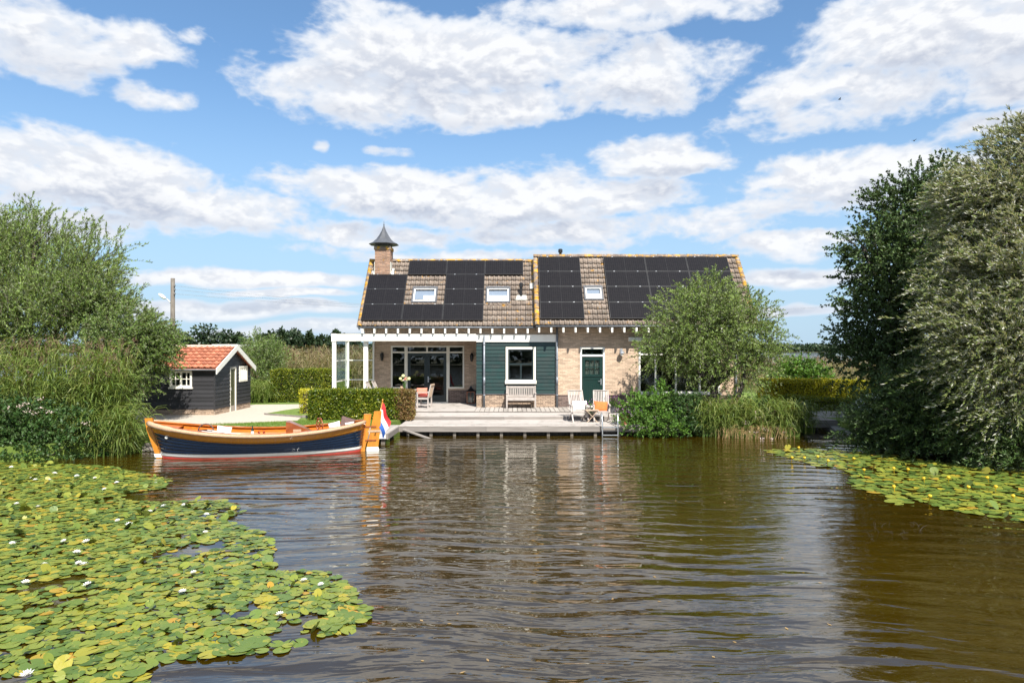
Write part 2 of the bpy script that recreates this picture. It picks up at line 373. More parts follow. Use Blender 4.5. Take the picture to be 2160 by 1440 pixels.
calm = t.rng(t.noise(t.v('MULTIPLY', pos, (.10, .22, 0)), 1.0, 3, .5), .32, .66, .35, 1.0)
near = t.rng(sy, 26.0, 12.0, .55, 1.0)
hgt = t.m('ADD', t.m('ADD', t.m('MULTIPLY', n1, .018), t.m('MULTIPLY', t.m('MULTIPLY', n2, calm), .024)), t.m('ADD', t.m('MULTIPLY', t.m('MULTIPLY', n3, calm), .0040), t.m('ADD', t.m('MULTIPLY', wv1, .0066), t.m('MULTIPLY', wv2, .0040))))
bn = t.node('ShaderNodeBump'); bn.inputs['Strength'].default_value = 1.0; bn.inputs['Distance'].default_value = 1.0
t.put(bn.inputs['Height'], t.m('MULTIPLY', hgt, near))
t.put(b.inputs['Base Color'], t.mix(t.rng(t.noise(t.v('MULTIPLY', pos, (.12, .12, 0)), 1.0, 3), .35, .65), (.027, .0160, .0006, 1), (.036, .0225, .0011, 1)))
b.inputs['Roughness'].default_value = .02; b.inputs['IOR'].default_value = 2.0
t.l.new(bn.outputs[0], b.inputs['Normal']); t.l.new(b.outputs[0], t.out.inputs[0])

# grass ground
def grassmat(name, ca, cb, cc):
    m, t = newmat(name); b = t.node('ShaderNodeBsdfPrincipled'); pos = t.node('ShaderNodeNewGeometry').outputs['Position']
    c = t.mix(t.rng(t.noise(pos, 1.1, 4, .6), .35, .65), c4(ca), c4(cb)); c = t.mix(t.rng(t.noise(pos, 38, 4, .7), .5, .75), c, c4(cc))
    t.put(b.inputs['Base Color'], c); b.inputs['Roughness'].default_value = .9
    bn = t.node('ShaderNodeBump'); bn.inputs['Strength'].default_value = 1; bn.inputs['Distance'].default_value = .03
    t.put(bn.inputs['Height'], t.noise(pos, 60, 4, .7)); t.l.new(bn.outputs[0], b.inputs['Normal']); t.l.new(b.outputs[0], t.out.inputs[0]); return m
m_grass = grassmat('grass', (.115, .185, .024), (.155, .225, .034), (.08, .125, .018))
m_soil = grassmat('bank_soil', (.05, .042, .022), (.07, .075, .025), (.04, .05, .015))

# foliage
m_willow = leafmat('willow_leaf', [(0.091, 0.153, 0.029), (0.141, 0.225, 0.046), (0.208, 0.297, 0.072), (0.284, 0.360, 0.111)], back=(.19, .215, .125), trans=.28, patch=.35)
m_willow_s = leafmat('silver_willow_leaf', [(.062, .096, .022), (.100, .142, .034), (.155, .19, .056), (.25, .265, .105)], back=(.46, .46, .40), trans=.2, patch=.3)
m_dark = leafmat('alder_leaf', [(.042, .080, .020), (.066, .120, .032), (.105, .160, .052)], back=(.06, .085, .04), trans=.2, patch=.3)
m_sally = leafmat('sallow_leaf', [(0.070, 0.130, 0.027), (0.106, 0.181, 0.038), (0.154, 0.235, 0.056), (0.225, 0.296, 0.084)], back=(.20, .23, .13), trans=.28, patch=.3)
m_bush = leafmat('bush_leaf', [(0.053, 0.128, 0.018), (0.090, 0.195, 0.027), (0.150, 0.278, 0.039)], back=(.10, .16, .04), trans=.3, rough=.5, spec=.3, patch=.3)
m_bushd = leafmat('bramble_leaf', [(0.023, 0.060, 0.014), (0.039, 0.092, 0.020), (0.069, 0.132, 0.030)], back=(.07, .11, .04), trans=.25, rough=.5, spec=.3, patch=.3)
m_hedge = leafmat('hedge_leaf', [(.028, .055, .008), (.075, .120, .011), (.165, .20, .017), (.33, .32, .028)], trans=.25, rough=.4, patch=.25)
m_hedge_y = leafmat('yellow_hedge_leaf', [(0.199, 0.224, 0.022), (0.415, 0.396, 0.029), (0.600, 0.540, 0.036)], trans=.25, rough=.4, patch=.25)
m_hedge_b = leafmat('brown_hedge_leaf', [(0.108, 0.060, 0.026), (0.192, 0.102, 0.042), (0.144, 0.132, 0.036), (0.288, 0.156, 0.060)], trans=.2, rough=.5, patch=.2)
m_reed = leafmat('reed_leaf', [(0.068, 0.113, 0.017), (0.104, 0.160, 0.026), (0.155, 0.202, 0.044), (0.248, 0.242, 0.078)], trans=.28, rough=.45, patch=.25)
m_reed_far = leafmat('dry_reed_leaf', [(.12, .135, .045), (.18, .175, .07), (.24, .19, .10), (.25, .165, .11)], trans=.25, patch=.35)
m_plume = leafmat('reed_plume', [(.13, .075, .055), (.19, .115, .085), (.24, .16, .12)], trans=.25, rough=.8)
m_strawstem = leafmat('straw', [(.30, .20, .09), (.36, .25, .12), (.24, .15, .07)], trans=.15, rough=.7)
m_farleaf = leafmat('far_leaf', [(0.018, 0.036, 0.016), (0.027, 0.050, 0.020), (0.041, 0.063, 0.025)], trans=.15, patch=.4)
m_petal_p = leafmat('pink_petal', [(.55, .42, .40), (.66, .56, .52)], trans=.25)
m_petal_v = leafmat('purple_petal', [(.22, .06, .26), (.33, .12, .36)], trans=.25)
m_petal_c = leafmat('cream_petal', [(.70, .72, .38), (.76, .78, .50)], trans=.25)
m_petal_w = M('white_petal', (.82, .82, .80), None, 5, .6)
m_yellow = M('yellow_petal', (.72, .48, .02), (.62, .38, .015), 30, .6)
def padmat(name, isl):
    m, t = newmat(name); g = t.node('ShaderNodeNewGeometry')
    f = g.outputs['Random Per Island'] if isl else t.node('ShaderNodeObjectInfo').outputs['Random']
    pos = g.outputs['Position']
    c = t.ramp(f, [(0, (.042, .080, .014)), (.18, (.085, .135, .022)), (.52, (.140, .180, .026)), (.84, (.195, .21, .028)), (.96, (.29, .245, .022)), (1, (.33, .19, .025))])
    c = t.mix(t.rng(t.noise(pos, 16, 4, .6), .60, .72), c, (.26, .24, .05, 1)); c = t.mix(t.rng(t.noise(pos, 40, 3, .6), .66, .74), c, (.10, .055, .02, 1))
    b = t.node('ShaderNodeBsdfPrincipled'); t.put(b.inputs['Base Color'], c); b.inputs['Roughness'].default_value = .42; b.inputs['Specular IOR Level'].default_value = .4
    bn = t.node('ShaderNodeBump'); bn.inputs['Strength'].default_value = .5; bn.inputs['Distance'].default_value = .01
    t.put(bn.inputs['Height'], t.noise(pos, 14, 3, .5)); t.l.new(bn.outputs[0], b.inputs['Normal'])
    t.l.new(b.outputs[0], t.out.inputs[0]); return m
m_pad, m_pads = padmat('lily_pad', False), padmat('lily_pads', True)
# ================================================================ setting
def struct(o): o['kind'] = 'structure'; return o
wm = MB(); wm.add([(-4000, -300, 0), (4000, -300, 0), (4000, 9000, 0), (-4000, 9000, 0)], [(0, 1, 2, 3)])
struct(wm.build('water', m_water))
ZG = .40
land = [(-60, 17.6), (-14.5, 17.9), (-11.6, 19.3), (-10.6, 20.5), (-8.6, 21.2), (-6.4, 21.9), (-5.3, 23.2), (-4.4, 24.6), (-3.95, 26.2), (5.75, 26.2), (5.8, 24.7), (6.6, 24.2), (8.4, 23.6), (10.0, 23.7), (10.5, 25.0), (10.9, 27.0),
        (11.9, 27.0), (12.1, 25.0), (12.3, 22.5), (13.2, 20.0), (15.0, 17.0), (40, 12), (70, 20), (70, 58), (-70, 58)]
struct(MB().prism(land, -1.2, ZG).build('ground', m_grass))
gravel = [(-16, 33), (-17, 25.6), (-14.4, 25.6), (-12.6, 23.9), (-11.4, 23.4), (-10.2, 24.0), (-8.95, 24.7), (-7.9, 25.1), (-8.1, 26.2), (-9.85, 27.4), (-9.7, 29.2), (-9.2, 30.9), (-7.8, 31.4), (-7.8, 32.6), (-8.66, 32.8), (-12.3, 32.4)]
struct(MB().prism(gravel, ZG-.1, ZG+.012).build('gravel_path', m_gravel))
struct(MB().prism([(-9.9, 27.35), (-9.6, 29.1), (-9.1, 30.6), (-7.6, 30.9), (-7.5, 26.35), (-8.05, 26.25)], ZG, ZG+.06).build('lawn', m_grass))
# slipway of concrete running down into the inlet on the right
sl = MB(); sl.add([(11.95, 27.4, .55), (14.2, 27.4, .55), (13.4, 22.0, -.25), (11.5, 22.6, -.25), (11.95, 27.4, -.6), (14.2, 27.4, -.6), (13.4, 22.0, -.6), (11.5, 22.6, -.6)], [(0, 3, 2, 1), (3, 0, 4, 7), (1, 2, 6, 5), (2, 3, 7, 6)])
struct(sl.build('slipway', m_concrete))
# low far shores
for nm, pts in (('far_bank', [(-420, 165), (-14, 150), (-6, 175), (-10, 300), (-420, 320)]), ('far_shore', [(-2500, 900), (2500, 880), (2500, 1100), (-2500, 1120)]), ('opposite_bank', [(-120, -60), (120, -52), (120, -130), (-120, -130)])):
    struct(MB().prism(pts, -1, .35).build(nm, m_soil))

# ================================================================ house
HY0 = 29.4; ZP = .55
house = thing('house', 'brick waterside cottage with solar panels on tiled roof and green boarded front', 'house', (1.8, HY0, ZP))
def span_sub(a, b, cuts):
    segs = [(a, b)]
    for c, d in cuts:
        n = []
        for p, q in segs:
            if d <= p or c >= q: n.append((p, q)); continue
            if c > p: n.append((p, c))
            if d < q: n.append((d, q))
        segs = n
    return segs
def wall_grid(x0, x1, z0, z1, y, th, ops):
    mb = MB(); zs = sorted({z0, z1, *[min(max(v, z0), z1) for o in ops for v in o[2:]]})
    for a, b in zip(zs, zs[1:]):
        if b-a < 1e-4: continue
        cuts = [(o[0], o[1]) for o in ops if o[2] < (a+b)/2 < o[3]]
        for p, q in span_sub(x0, x1, cuts): mb.box(p, q, y, y+th, a, b)
    return mb
def bricks(mb, x0, x1, z0, z1, y, ops=(), L=.22, Hh=.0625, j=.010):
    n = int(round((z1-z0)/Hh)); hh = (z1-z0)/n
    for i in range(n):
        za, zb = z0+i*hh+j/2, z0+(i+1)*hh-j/2
        segs = span_sub(x0, x1, [(o[0], o[1]) for o in ops if o[2] < zb and o[3] > za])
        for p, q in segs:
            x = p-(L/2 if i % 2 else 0)
            while x < q:
                a, b = max(x+j/2, p), min(x+L-j/2, q)
                if b-a > .02:
                    k = len(mb.V); dy = random.uniform(.007, .012)
                    mb.V += [(a, y-dy, za), (b, y-dy, za), (b, y-dy, zb), (a, y-dy, zb), (a, y+.004, za), (b, y+.004, za), (b, y+.004, zb), (a, y+.004, zb)]
                    mb.F += [(k, k+1, k+2, k+3), (k, k+4, k+5, k+1), (k+1, k+5, k+6, k+2), (k+2, k+6, k+7, k+3), (k+3, k+7, k+4, k)]
                x += L
    return mb
def stuff(o): o['kind'] = 'stuff'; return o

# --- right wing: sunlit brick wall with door and windows
XR0, XR1 = 1.96, 9.74
door_op = (2.93, 3.99, ZP, 3.12); win_op = (5.45, 8.95, 1.14, 3.2)
opsR = [door_op, win_op]
wall = wall_grid(XR0, XR1, ZP-.3, 4.05, HY0, .25, opsR).build('wall', m_mortar, house)
stuff(bricks(MB(), XR0, XR1, 1.06, 3.95, HY0, opsR).build('brickwork', m_brick, wall))
stuff(bricks(MB(), XR0, XR1, ZP, 1.06, HY0, opsR).build('plinth_brickwork', m_plinth, wall))
bx(XR0, door_op[0], HY0-.03, HY0-.008, 1.04, 1.075).box(door_op[1], XR1, HY0-.03, HY0-.008, 1.04, 1.075).build('plinth_course', m_plinth, wall)
# gables, rear and inner walls
EAVE_L = (29.08, 3.99); RID_L = (31.65, 7.10); EAVE_R = (28.72, 4.02); RID_R = (31.3, 7.27)
def gable(x0, x1, eave, rid, ya, yb):
    m_ = (rid[1]-eave[1])/(rid[0]-eave[0]); zf = eave[1]+m_*(ya-eave[0])-.10; zb = rid[1]-m_*(yb-rid[0])-.10; zr = rid[1]-.10
    prof = [(ya, ZP-.3), (yb, ZP-.3), (yb, zb), (rid[0], zr), (ya, zf)]
    vs = [(x0, y, z) for y, z in prof]+[(x1, y, z) for y, z in prof]
    return MB().add(vs, [(0, 1, 2, 3, 4), (9, 8, 7, 6, 5)]+[(i, i+5, (i+1) % 5+5, (i+1) % 5) for i in range(5)])
gable(XR1-.25, XR1-.002, EAVE_R, RID_R, HY0+.26, 33.8).build('gable_wall', m_brick, house)
gable(-6.36, -6.11, EAVE_L, RID_L, 31.6, 33.8).build('gable_wall', m_brick, house)
gable(1.2, 1.4, EAVE_L, RID_L, 31.6, 33.8).build('inner_wall', m_roomwall, house)
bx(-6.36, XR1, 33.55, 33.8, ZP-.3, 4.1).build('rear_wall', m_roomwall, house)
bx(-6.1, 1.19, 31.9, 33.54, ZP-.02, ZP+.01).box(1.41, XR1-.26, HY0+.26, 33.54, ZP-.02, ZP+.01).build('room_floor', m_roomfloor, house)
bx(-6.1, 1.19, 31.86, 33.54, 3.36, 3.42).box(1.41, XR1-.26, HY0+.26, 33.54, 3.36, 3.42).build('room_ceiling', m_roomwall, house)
# --- recessed porch wall on the left
YB = 31.6
pop = [(-5.60, -2.21, 1.22, 3.20), (-4.90, -2.96, ZP, 3.20)]
pw = wall_grid(-6.36, -1.53, ZP-.3, 4.6, YB, .25, pop).build('porch_wall', m_mortar, house)
stuff(bricks(MB(), -6.36, -1.53, 1.15, 3.95, YB, pop).build('brickwork', m_brick, pw))
stuff(bricks(MB(), -6.36, -1.53, ZP, 1.15, YB, pop).build('plinth_brickwork', m_plinth, pw))
# wall above the porch, under the rafter tails
uw = bx(-6.36, XR0-.002, HY0, HY0+.22, 3.40, 4.05).build('upper_wall', m_mortar, house)
stuff(bricks(MB(), -6.36, XR0, 3.42, 4.0, HY0).build('brickwork', m_brick, uw))
bx(-6.39, -6.21, HY0-.03, HY0+.15, ZP, 3.36).build('corner_post', m_white, house)
# --- green boarded front
YC = 29.34; XG0, XG1 = -1.53, 1.88
gop = (-.27, 1.02, 1.62, 3.13)
gw = wall_grid(XG0+.02, XG1, ZP-.3, 3.40, YC+.02, .2, [gop]).build('boarded_wall', m_darkframe, house)
bx(XG0, XG0+.02, YC+.0, YB, ZP, 3.35).build('side_boarding', m_green, gw)
nb = 14; z0b, z1b = 1.13, 3.33; hb = (z1b-z0b)/nb
for i in range(nb):
    a, b_ = z0b+i*hb, z0b+(i+1)*hb
    cuts = [(gop[0]-.03, gop[1]+.03)] if b_ > gop[2]-.02 and a < gop[3]+.02 else []
    for p, q in span_sub(XG0, XG1, cuts):
        mb = MB().add([(p, YC-.034, a), (q, YC-.034, a), (q, YC-.008, b_+.01), (p, YC-.008, b_+.01), (p, YC+.018, a), (q, YC+.018, a), (q, YC+.018, b_+.01), (p, YC+.018, b_+.01)], [(0, 1, 2, 3), (0, 4, 5, 1), (1, 5, 6, 2), (2, 6, 7, 3), (3, 7, 4, 0)])
        mb.build('board', m_green, gw)
stuff(bricks(MB(), XG0, XG1, ZP, 1.10, YC).build('plinth_brickwork', m_paleplinth, gw))
bx(XG0-.02, XG1, YC-.05, YC-.005, 1.10, 1.128).build('plinth_ledge', m_lead, gw)
bx(XG1, XG1+.075, YC-.045, HY0-.012, ZP+.5, 3.36).build('corner_board', m_cream, gw)
bx(XG0, XG1+.04, YC-.08, YC+.03, 3.345, 3.66).build('fascia_board', m_white, house)

# --- windows and doors
def frame_bars(mb, x0, x1, z0, z1, y0, y1, wd, bottom=True):
    mb.box(x0, x0+wd, y0, y1, z0, z1).box(x1-wd, x1, y0, y1, z0, z1).box(x0+wd, x1-wd, y0, y1, z1-wd, z1)
    if bottom: mb.box(x0+wd, x1-wd, y0, y1, z0, z0+wd)
    return mb
def pane(x0, x1, z0, z1, y, parent, mat=None):
    return bx(x0, x1, y, y+.012, z0, z1).build('pane', mat or m_glass, parent)
# boarded front window
fw = frame_bars(MB(), -.27, 1.02, 1.62, 3.13, YC-.075, YC+.06, .10)
fr = fw.build('window', m_cream, house, bevel=.004)
bx(-.30, 1.05, YC-.12, YC+.05, 1.55, 1.70).build('sill', m_cream, fr, bevel=.006)
sash = frame_bars(MB(), -.165, .915, 1.705, 3.025, YC-.03, YC+.03, .055); sash.box(-.11, .86, YC-.03, YC+.03, 2.36, 2.43).box(.355, .415, YC-.03, YC+.03, 1.76, 2.36)
sash.build('sash', m_darkframe, fr)
pane(-.11, .86, 2.43, 2.97, YC+.0, fr); pane(-.11, .355, 1.76, 2.36, YC+.0, fr); pane(.415, .86, 1.76, 2.36, YC+.0, fr)
# potted plants on the inside of that sill
for px_ in (-.02, .12, .62, .78):
    pm = MB().lathe((px_, YC+.16, 1.66), [(.03, 0), (.045, .10), (.045, .11)], 8); pm.build('sill_plant', m_greypot, fr)
# a room behind the boarded window
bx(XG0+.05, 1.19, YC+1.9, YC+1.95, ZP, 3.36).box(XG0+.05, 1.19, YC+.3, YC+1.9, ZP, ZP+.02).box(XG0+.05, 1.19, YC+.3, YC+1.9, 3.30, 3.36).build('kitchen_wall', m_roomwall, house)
# green stable door
d0, d1 = door_op[0], door_op[1]
df = frame_bars(MB(), d0, d1, ZP, 3.12, HY0-.03, HY0+.06, .075, False); df.box(d0+.075, d1-.075, HY0-.03, HY0+.06, 2.72, 2.80).box(d0+.01, d1-.01, HY0-.06, HY0+.08, ZP, ZP+.07)
dfo = df.build('door_frame', m_white, house, bevel=.004)
tf = frame_bars(MB(), d0+.075, d1-.075, 2.80, 3.045, HY0-.0, HY0+.04, .035); tf.build('transom_sash', m_door, dfo); pane(d0+.11, d1-.11, 2.835, 3.01, HY0+.015, dfo)
dx0, dx1 = d0+.08, d1-.08; dz0, dz1 = ZP+.075, 2.715
dr = MB(); dw = dx1-dx0
dr.box(dx0, dx1, HY0+.012, HY0+.05, dz0, 1.86)
pxs = [dx0+.14+i*(dw-.28)/3 for i in range(4)]
zA, zB, zC = 1.96, 2.26, 2.56
dr.box(dx0, dx0+.14, HY0+.012, HY0+.05, 1.87, dz1).box(dx1-.14, dx1, HY0+.012, HY0+.05, 1.87, dz1).box(dx0+.14, dx1-.14, HY0+.012, HY0+.05, 1.87, zA).box(dx0+.14, dx1-.14, HY0+.012, HY0+.05, zC, dz1)
dr.box(dx0+.14, dx1-.14, HY0+.016, HY0+.046, zB-.02, zB+.02)
for q in pxs[1:3]: dr.box(q-.018, q+.018, HY0+.018, HY0+.044, zA, zC)
door = dr.build('door', m_door, house, bevel=.004)
for i in range(3):
    for a, b_ in ((zA, zB-.02), (zB+.02, zC)): pane(pxs[i]+(.018 if i else 0), pxs[i+1]-(.018 if i < 2 else 0), a, b_, HY0+.03, door)
# framed boarding on the lower leaf
frame_bars(MB(), dx0+.02, dx1-.02, dz0+.05, 1.82, HY0-.004, HY0+.013, .11).build('door_rail', m_door, door, bevel=.003)
nbd = 7; bw = (dw-.28)/nbd
for i in range(nbd): bx(dx0+.14+i*bw+.006, dx0+.14+(i+1)*bw-.006, HY0+.004, HY0+.013, dz0+.17, 1.70).build('door_board', m_door, door)
bx(dx0, dx1, HY0-.03, HY0+.012, 1.845, 1.885).build('weather_bar', m_door, door)
hd = bx(dx1-.10, dx1-.055, HY0-.022, HY0-.003, 1.50, 1.76); hd.bar((dx1-.08, HY0-.05, 1.66), (dx1-.20, HY0-.05, 1.66), .02, .02); hd.bar((dx1-.08, HY0-.05, 1.66), (dx1-.08, HY0-.01, 1.66), .02, .02)
hd.build('handle', m_alu, door)
# curtain behind the door glass
def drape(x0, x1, z0, z1, y, name, mat, parent, n=40, amp=.03):
    return MB().grid(lambda u, v: (x0+(x1-x0)*u, y+amp*math.sin(u*n), z0+(z1-z0)*v), 60, 2).build(name, mat, parent)
m_curt = leafmat('green_curtain', [(.30, .42, .25)], trans=.3, rough=.9)
drape(dx0+.12, dx1-.12, 1.9, 2.62, HY0+.12, 'curtain', m_curt, door, 44, .02)
# big window of the right wing, partly behind the small willow
wx = [5.45, 6.18, 7.05, 8.08, 8.95]
wf = frame_bars(MB(), 5.45, 8.95, 1.14, 3.2, HY0-.035, HY0+.06, .08)
for q in wx[1:-1]: wf.box(q-.035, q+.035, HY0-.035, HY0+.06, 1.22, 3.12)
wf.box(5.53, 8.87, HY0-.030, HY0+.055, 2.78, 2.85)
wfo = wf.build('window', m_white, house, bevel=.004)
bx(5.40, 9.0, HY0-.10, HY0+.04, 1.08, 1.16).build('sill', m_white, wfo)
for i in range(4):
    pane(wx[i]+(.08 if i == 0 else .035), wx[i+1]-(.08 if i == 3 else .035), 1.22, 2.78, HY0+.02, wfo)
    pane(wx[i]+(.08 if i == 0 else .035), wx[i+1]-(.08 if i == 3 else .035), 2.85, 3.12, HY0+.02, wfo)
bx(5.0, 8.9, HY0-.17, HY0-.012, 3.36, 3.55).build('awning_cassette', m_white, house, bevel=.02)
# furniture seen dimly through the glass
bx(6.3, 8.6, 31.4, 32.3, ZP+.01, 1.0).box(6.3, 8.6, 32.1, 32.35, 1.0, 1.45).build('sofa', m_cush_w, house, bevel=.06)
# french doors and side lights of the porch
f2 = frame_bars(MB(), -4.90, -2.96, ZP, 3.20, YB-.04, YB+.06, .07, False)
f2.box(-4.83, -3.03, YB-.04, YB+.06, 2.86, 2.93).box(-3.965, -3.895, YB-.04, YB+.06, 2.93, 3.13).box(-4.88, -2.98, YB-.06, YB+.1, ZP, ZP+.05)
pf = f2.build('door_frame', m_cream, house, bevel=.004)
f3 = frame_bars(MB(), -5.60, -4.902, 1.22, 3.20, YB-.038, YB+.06, .07); f3.box(-5.53, -4.972, YB-.038, YB+.06, 2.86, 2.93)
f4 = frame_bars(MB(), -2.958, -2.21, 1.22, 3.20, YB-.038, YB+.06, .07); f4.box(-2.888, -2.28, YB-.038, YB+.06, 2.86, 2.93)
w3 = f3.build('window', m_cream, house, bevel=.004); w4 = f4.build('window', m_cream, house, bevel=.004)
pane(-5.53, -4.972, 1.29, 2.86, YB+.02, w3); pane(-5.53, -4.972, 2.93, 3.13, YB+.02, w3)
pane(-2.888, -2.28, 1.29, 2.86, YB+.02, w4); pane(-2.888, -2.28, 2.93, 3.13, YB+.02, w4)
pane(-4.83, -3.965, 2.93, 3.13, YB+.02, pf); pane(-3.895, -3.03, 2.93, 3.13, YB+.02, pf)
for a, b_ in ((-4.825, -3.932), (-3.928, -3.035)):
    L_ = frame_bars(MB(), a, b_, ZP+.055, 2.855, YB-.02, YB+.05, .13); L_.box(a+.13, b_-.13, YB-.018, YB+.048, ZP+.185, ZP+.36)
    lf = L_.build('french_door', m_darkframe, house, bevel=.004); pane(a+.13, b_-.13, ZP+.36, 2.725, YB+.02, lf)
    if a > -4:
        q = bx(a+.03, a+.075, YB-.04, YB-.021, 1.50, 1.78); q.bar((a+.05, YB-.07, 1.68), (a+.18, YB-.07, 1.68), .02, .02); q.bar((a+.05, YB-.07, 1.68), (a+.05, YB-.03, 1.68), .02, .02)
        q.build('handle', m_alu, lf)
# --- wall lamps
def lantern(x, y, z):
    o = MB().lathe((x, y-.16, z), [(.02, -.20), (.05, -.17), (.055, -.14), (.085, .07), (.09, .08), (.06, .14), (.02, .18), (.015, .23)], 6)
    o.bar((x, y-.16, z+.20), (x, y-.01, z+.12), .025, .025).box(x-.045, x+.045, y-.02, y-.006, z-.12, z+.18)
    r = o.build('wall_lantern', m_blackmetal, house); return r
lantern(-5.99, YB, 2.70); lantern(-1.86, YB, 2.66)
lp = MB().lathe((4.70, HY0-.20, 2.86), [(.04, .12), (.10, .08), (.12, .0), (.07, -.02)], 12); lp.tube([(4.70, HY0-.20, 2.95), (4.70, HY0-.18, 3.02), (4.70, HY0-.02, 3.0)], .02, 6)
lp.box(4.64, 4.76, HY0-.03, HY0-.008, 2.88, 3.06); lo = lp.build('outdoor_lamp', m_steel, house)
MB().lathe((4.70, HY0-.20, 2.75), [(.02, 0), (.06, .02), (.07, .09)], 10).build('lamp_bulb', m_paper, lo)

# --- roofs
def roof_frame(eave, rid):
    th = math.atan2(rid[1]-eave[1], rid[0]-eave[0]); L = math.hypot(rid[1]-eave[1], rid[0]-eave[0])
    es = Vector((0, math.cos(th), math.sin(th))); en = Vector((0, -math.sin(th), math.cos(th)))
    o = Vector((0, eave[0], eave[1]))
    return th, L, (lambda x, s, n=0.0: Vector((x, 0, 0))+o+es*s+en*n), es, en
TW, TL, TE = .205, .37, .305
def tile_mesh():
    mb = MB(); n = 7; prof = []
    for i in range(n+1):
        u = i/n; z = .040*math.sin(2*math.pi*(u*1.06-.06)) if u < .55 else .040*math.sin(2*math.pi*(.55*1.06-.06))*(1-(u-.55)/.45*1.0)+.012*math.sin(math.pi*(u-.55)/.45)
        prof.append((u*TW*1.04, z))
    vs = [(x, .022, z+.012) for x, z in prof]+[(x, 0, z+.056) for x, z in prof]+[(x, TL, z+.004) for x, z in prof]
    m_ = n+1
    return mb.add(vs, [(r*m_+i, r*m_+i+1, (r+1)*m_+i+1, (r+1)*m_+i) for r in range(2) for i in range(n)])
TILE = tile_mesh().mesh('roof_tile', m_tile, True)
VT = MB().grid(lambda u, v: ((.5-.5*math.cos(math.pi*u))*.20-.02, v*.36, .075*math.sin(math.pi*u)+.03-.025*v), 6, 1); VT.add([(-.02, 0, -.10), (-.02, .36, -.12), (-.02, .36, .02), (-.02, 0, .04)], [(0, 1, 2, 3)])
VERGE = VT.mesh('verge_tile', m_ridge, True)
RIDGE = MB().grid(lambda u, v: (v*.36, -.13*math.cos(math.pi*u), .115*math.sin(math.pi*u)*(1.12-.12*v)-.02), 8, 1).mesh('ridge_tile', m_ridge, True)
def make_roof(eave, rid, xa, xb, holes, hidden=None):
    """holes: rectangles x0,x1,s0,s1 covered by panels, skylights or chimney"""
    th, L, at, es, en = roof_frame(eave, rid)
    dk = MB(); n0 = -.10
    cor = [at(xa, 0, n0), at(xb, 0, n0), at(xb, L, n0), at(xa, L, n0)]; top = [at(xa, 0, -.004), at(xb, 0, -.004), at(xb, L, -.004), at(xa, L, -.004)]
    back = [(xa, 2*rid[0]-eave[0], eave[1]-.1), (xb, 2*rid[0]-eave[0], eave[1]-.1)]
    dk.add(cor+top, MB.BF)
    rz_ = at(0, L, -.004).z
    dk.add([(xa, rid[0]+.005, rz_), (xb, rid[0]+.005, rz_), (xb, 2*rid[0]-eave[0]+.2, eave[1]-.2), (xa, 2*rid[0]-eave[0]+.2, eave[1]-.2), (xa, rid[0]+.005, rz_-.12), (xb, rid[0]+.005, rz_-.12), (xb, 2*rid[0]-eave[0]+.2, eave[1]-.32), (xa, 2*rid[0]-eave[0]+.2, eave[1]-.32)], MB.BF)
    roof = dk.build('roof', m_tile, house)
    cells = []; nr = int(L/TE)
    for r in range(nr):
        s = r*TE
        for c in range(int((xb-xa-.2)/TW)):
            x = xa+.16+c*TW
            if any(h[0] < x+TW*.25 and x+TW*.75 < h[1] and h[2] < s+.06 and s+TE < h[3]+.02 for h in holes): continue
            cells.append((x, s))
    vis = [q for q in cells if not (hidden and hidden(*q))]; rest = [q for q in cells if hidden and hidden(*q)]
    random.shuffle(vis); rest += vis[300:]
    for x, s in vis[:300]:
        o = link('roof_tile', TILE, roof); o.location = at(x, s); o.rotation_euler = (th+random.gauss(0, .006), random.gauss(0, .008), random.gauss(0, .006))
    if rest:
        mb = MB(); tv = [Vector(v.co) for v in TILE.vertices]; tf = [tuple(p.vertices) for p in TILE.polygons]
        for x, s in rest: o_ = at(x, s); mb.add([o_+Vector((v.x, 0, 0))+es*v.y+en*v.z for v in tv], tf)
        stuff(mb.build('roof_tiles', m_tile, roof, True))
    for xv, sg in ((xa, 1), (xb, -1)):
        for r in range(nr):
            o = link('verge_tile', VERGE, roof); o.location = at(xv-.02*sg, r*TE, .01); o.rotation_euler = (th, 0, 0); o.scale = (sg, 1, 1)
    nrd = int((xb-xa)/.335)
    for i in range(nrd+1):
        o = link('ridge_tile', RIDGE, roof); o.location = (xa-.02+i*(xb-xa+.02-.335)/nrd, rid[0]+.01, rid[1]+.015+random.gauss(0, .003)); o.rotation_euler = (random.gauss(0, .03), random.gauss(0, .006), 0)
    bx(xa+.03, xa+.06, 0, 1, 0, 1) if 0 else None
    for xv in (xa, xb-.03):      # barge boards under the verge
        bb = MB(); bb.add([at(xv, .02, -.24), at(xv+.03, .02, -.24), at(xv+.03, L, -.24), at(xv, L, -.24), at(xv, .02, -.103), at(xv+.03, .02, -.103), at(xv+.03, L, -.103), at(xv, L, -.103)], MB.BF); bb.build('barge_board', m_lead, roof)
    return roof, at, es, en, th, L
PW, PH = 1.745, .925
xc = [-6.46+i*PW for i in range(4)]
lay_l = [(xc[0], .27), (xc[1], .27), (xc[2], .27), (xc[0], .27+PH), (xc[2], .27+PH), (xc[0], .27+2*PH), (xc[2], .27+2*PH), (xc[1], .27+3*PH), (xc[2], .27+3*PH), (xc[3], .27+3*PH)]
PW2, PH2 = 1.88, .93
lay_r = [(x, .29+r*PH2) for x in (1.2, 4.15, 4.15+PW2, 4.15+2*PW2) for r in range(4)]
sky_l = [(-4.42, -3.31, 1.35, 2.31), (-1.16, -.07, 1.35, 2.31)]; sky_r = [(3.14, 3.98, 1.40, 2.24)]
chim = (-6.23, -5.54, 2.5, 4.1)
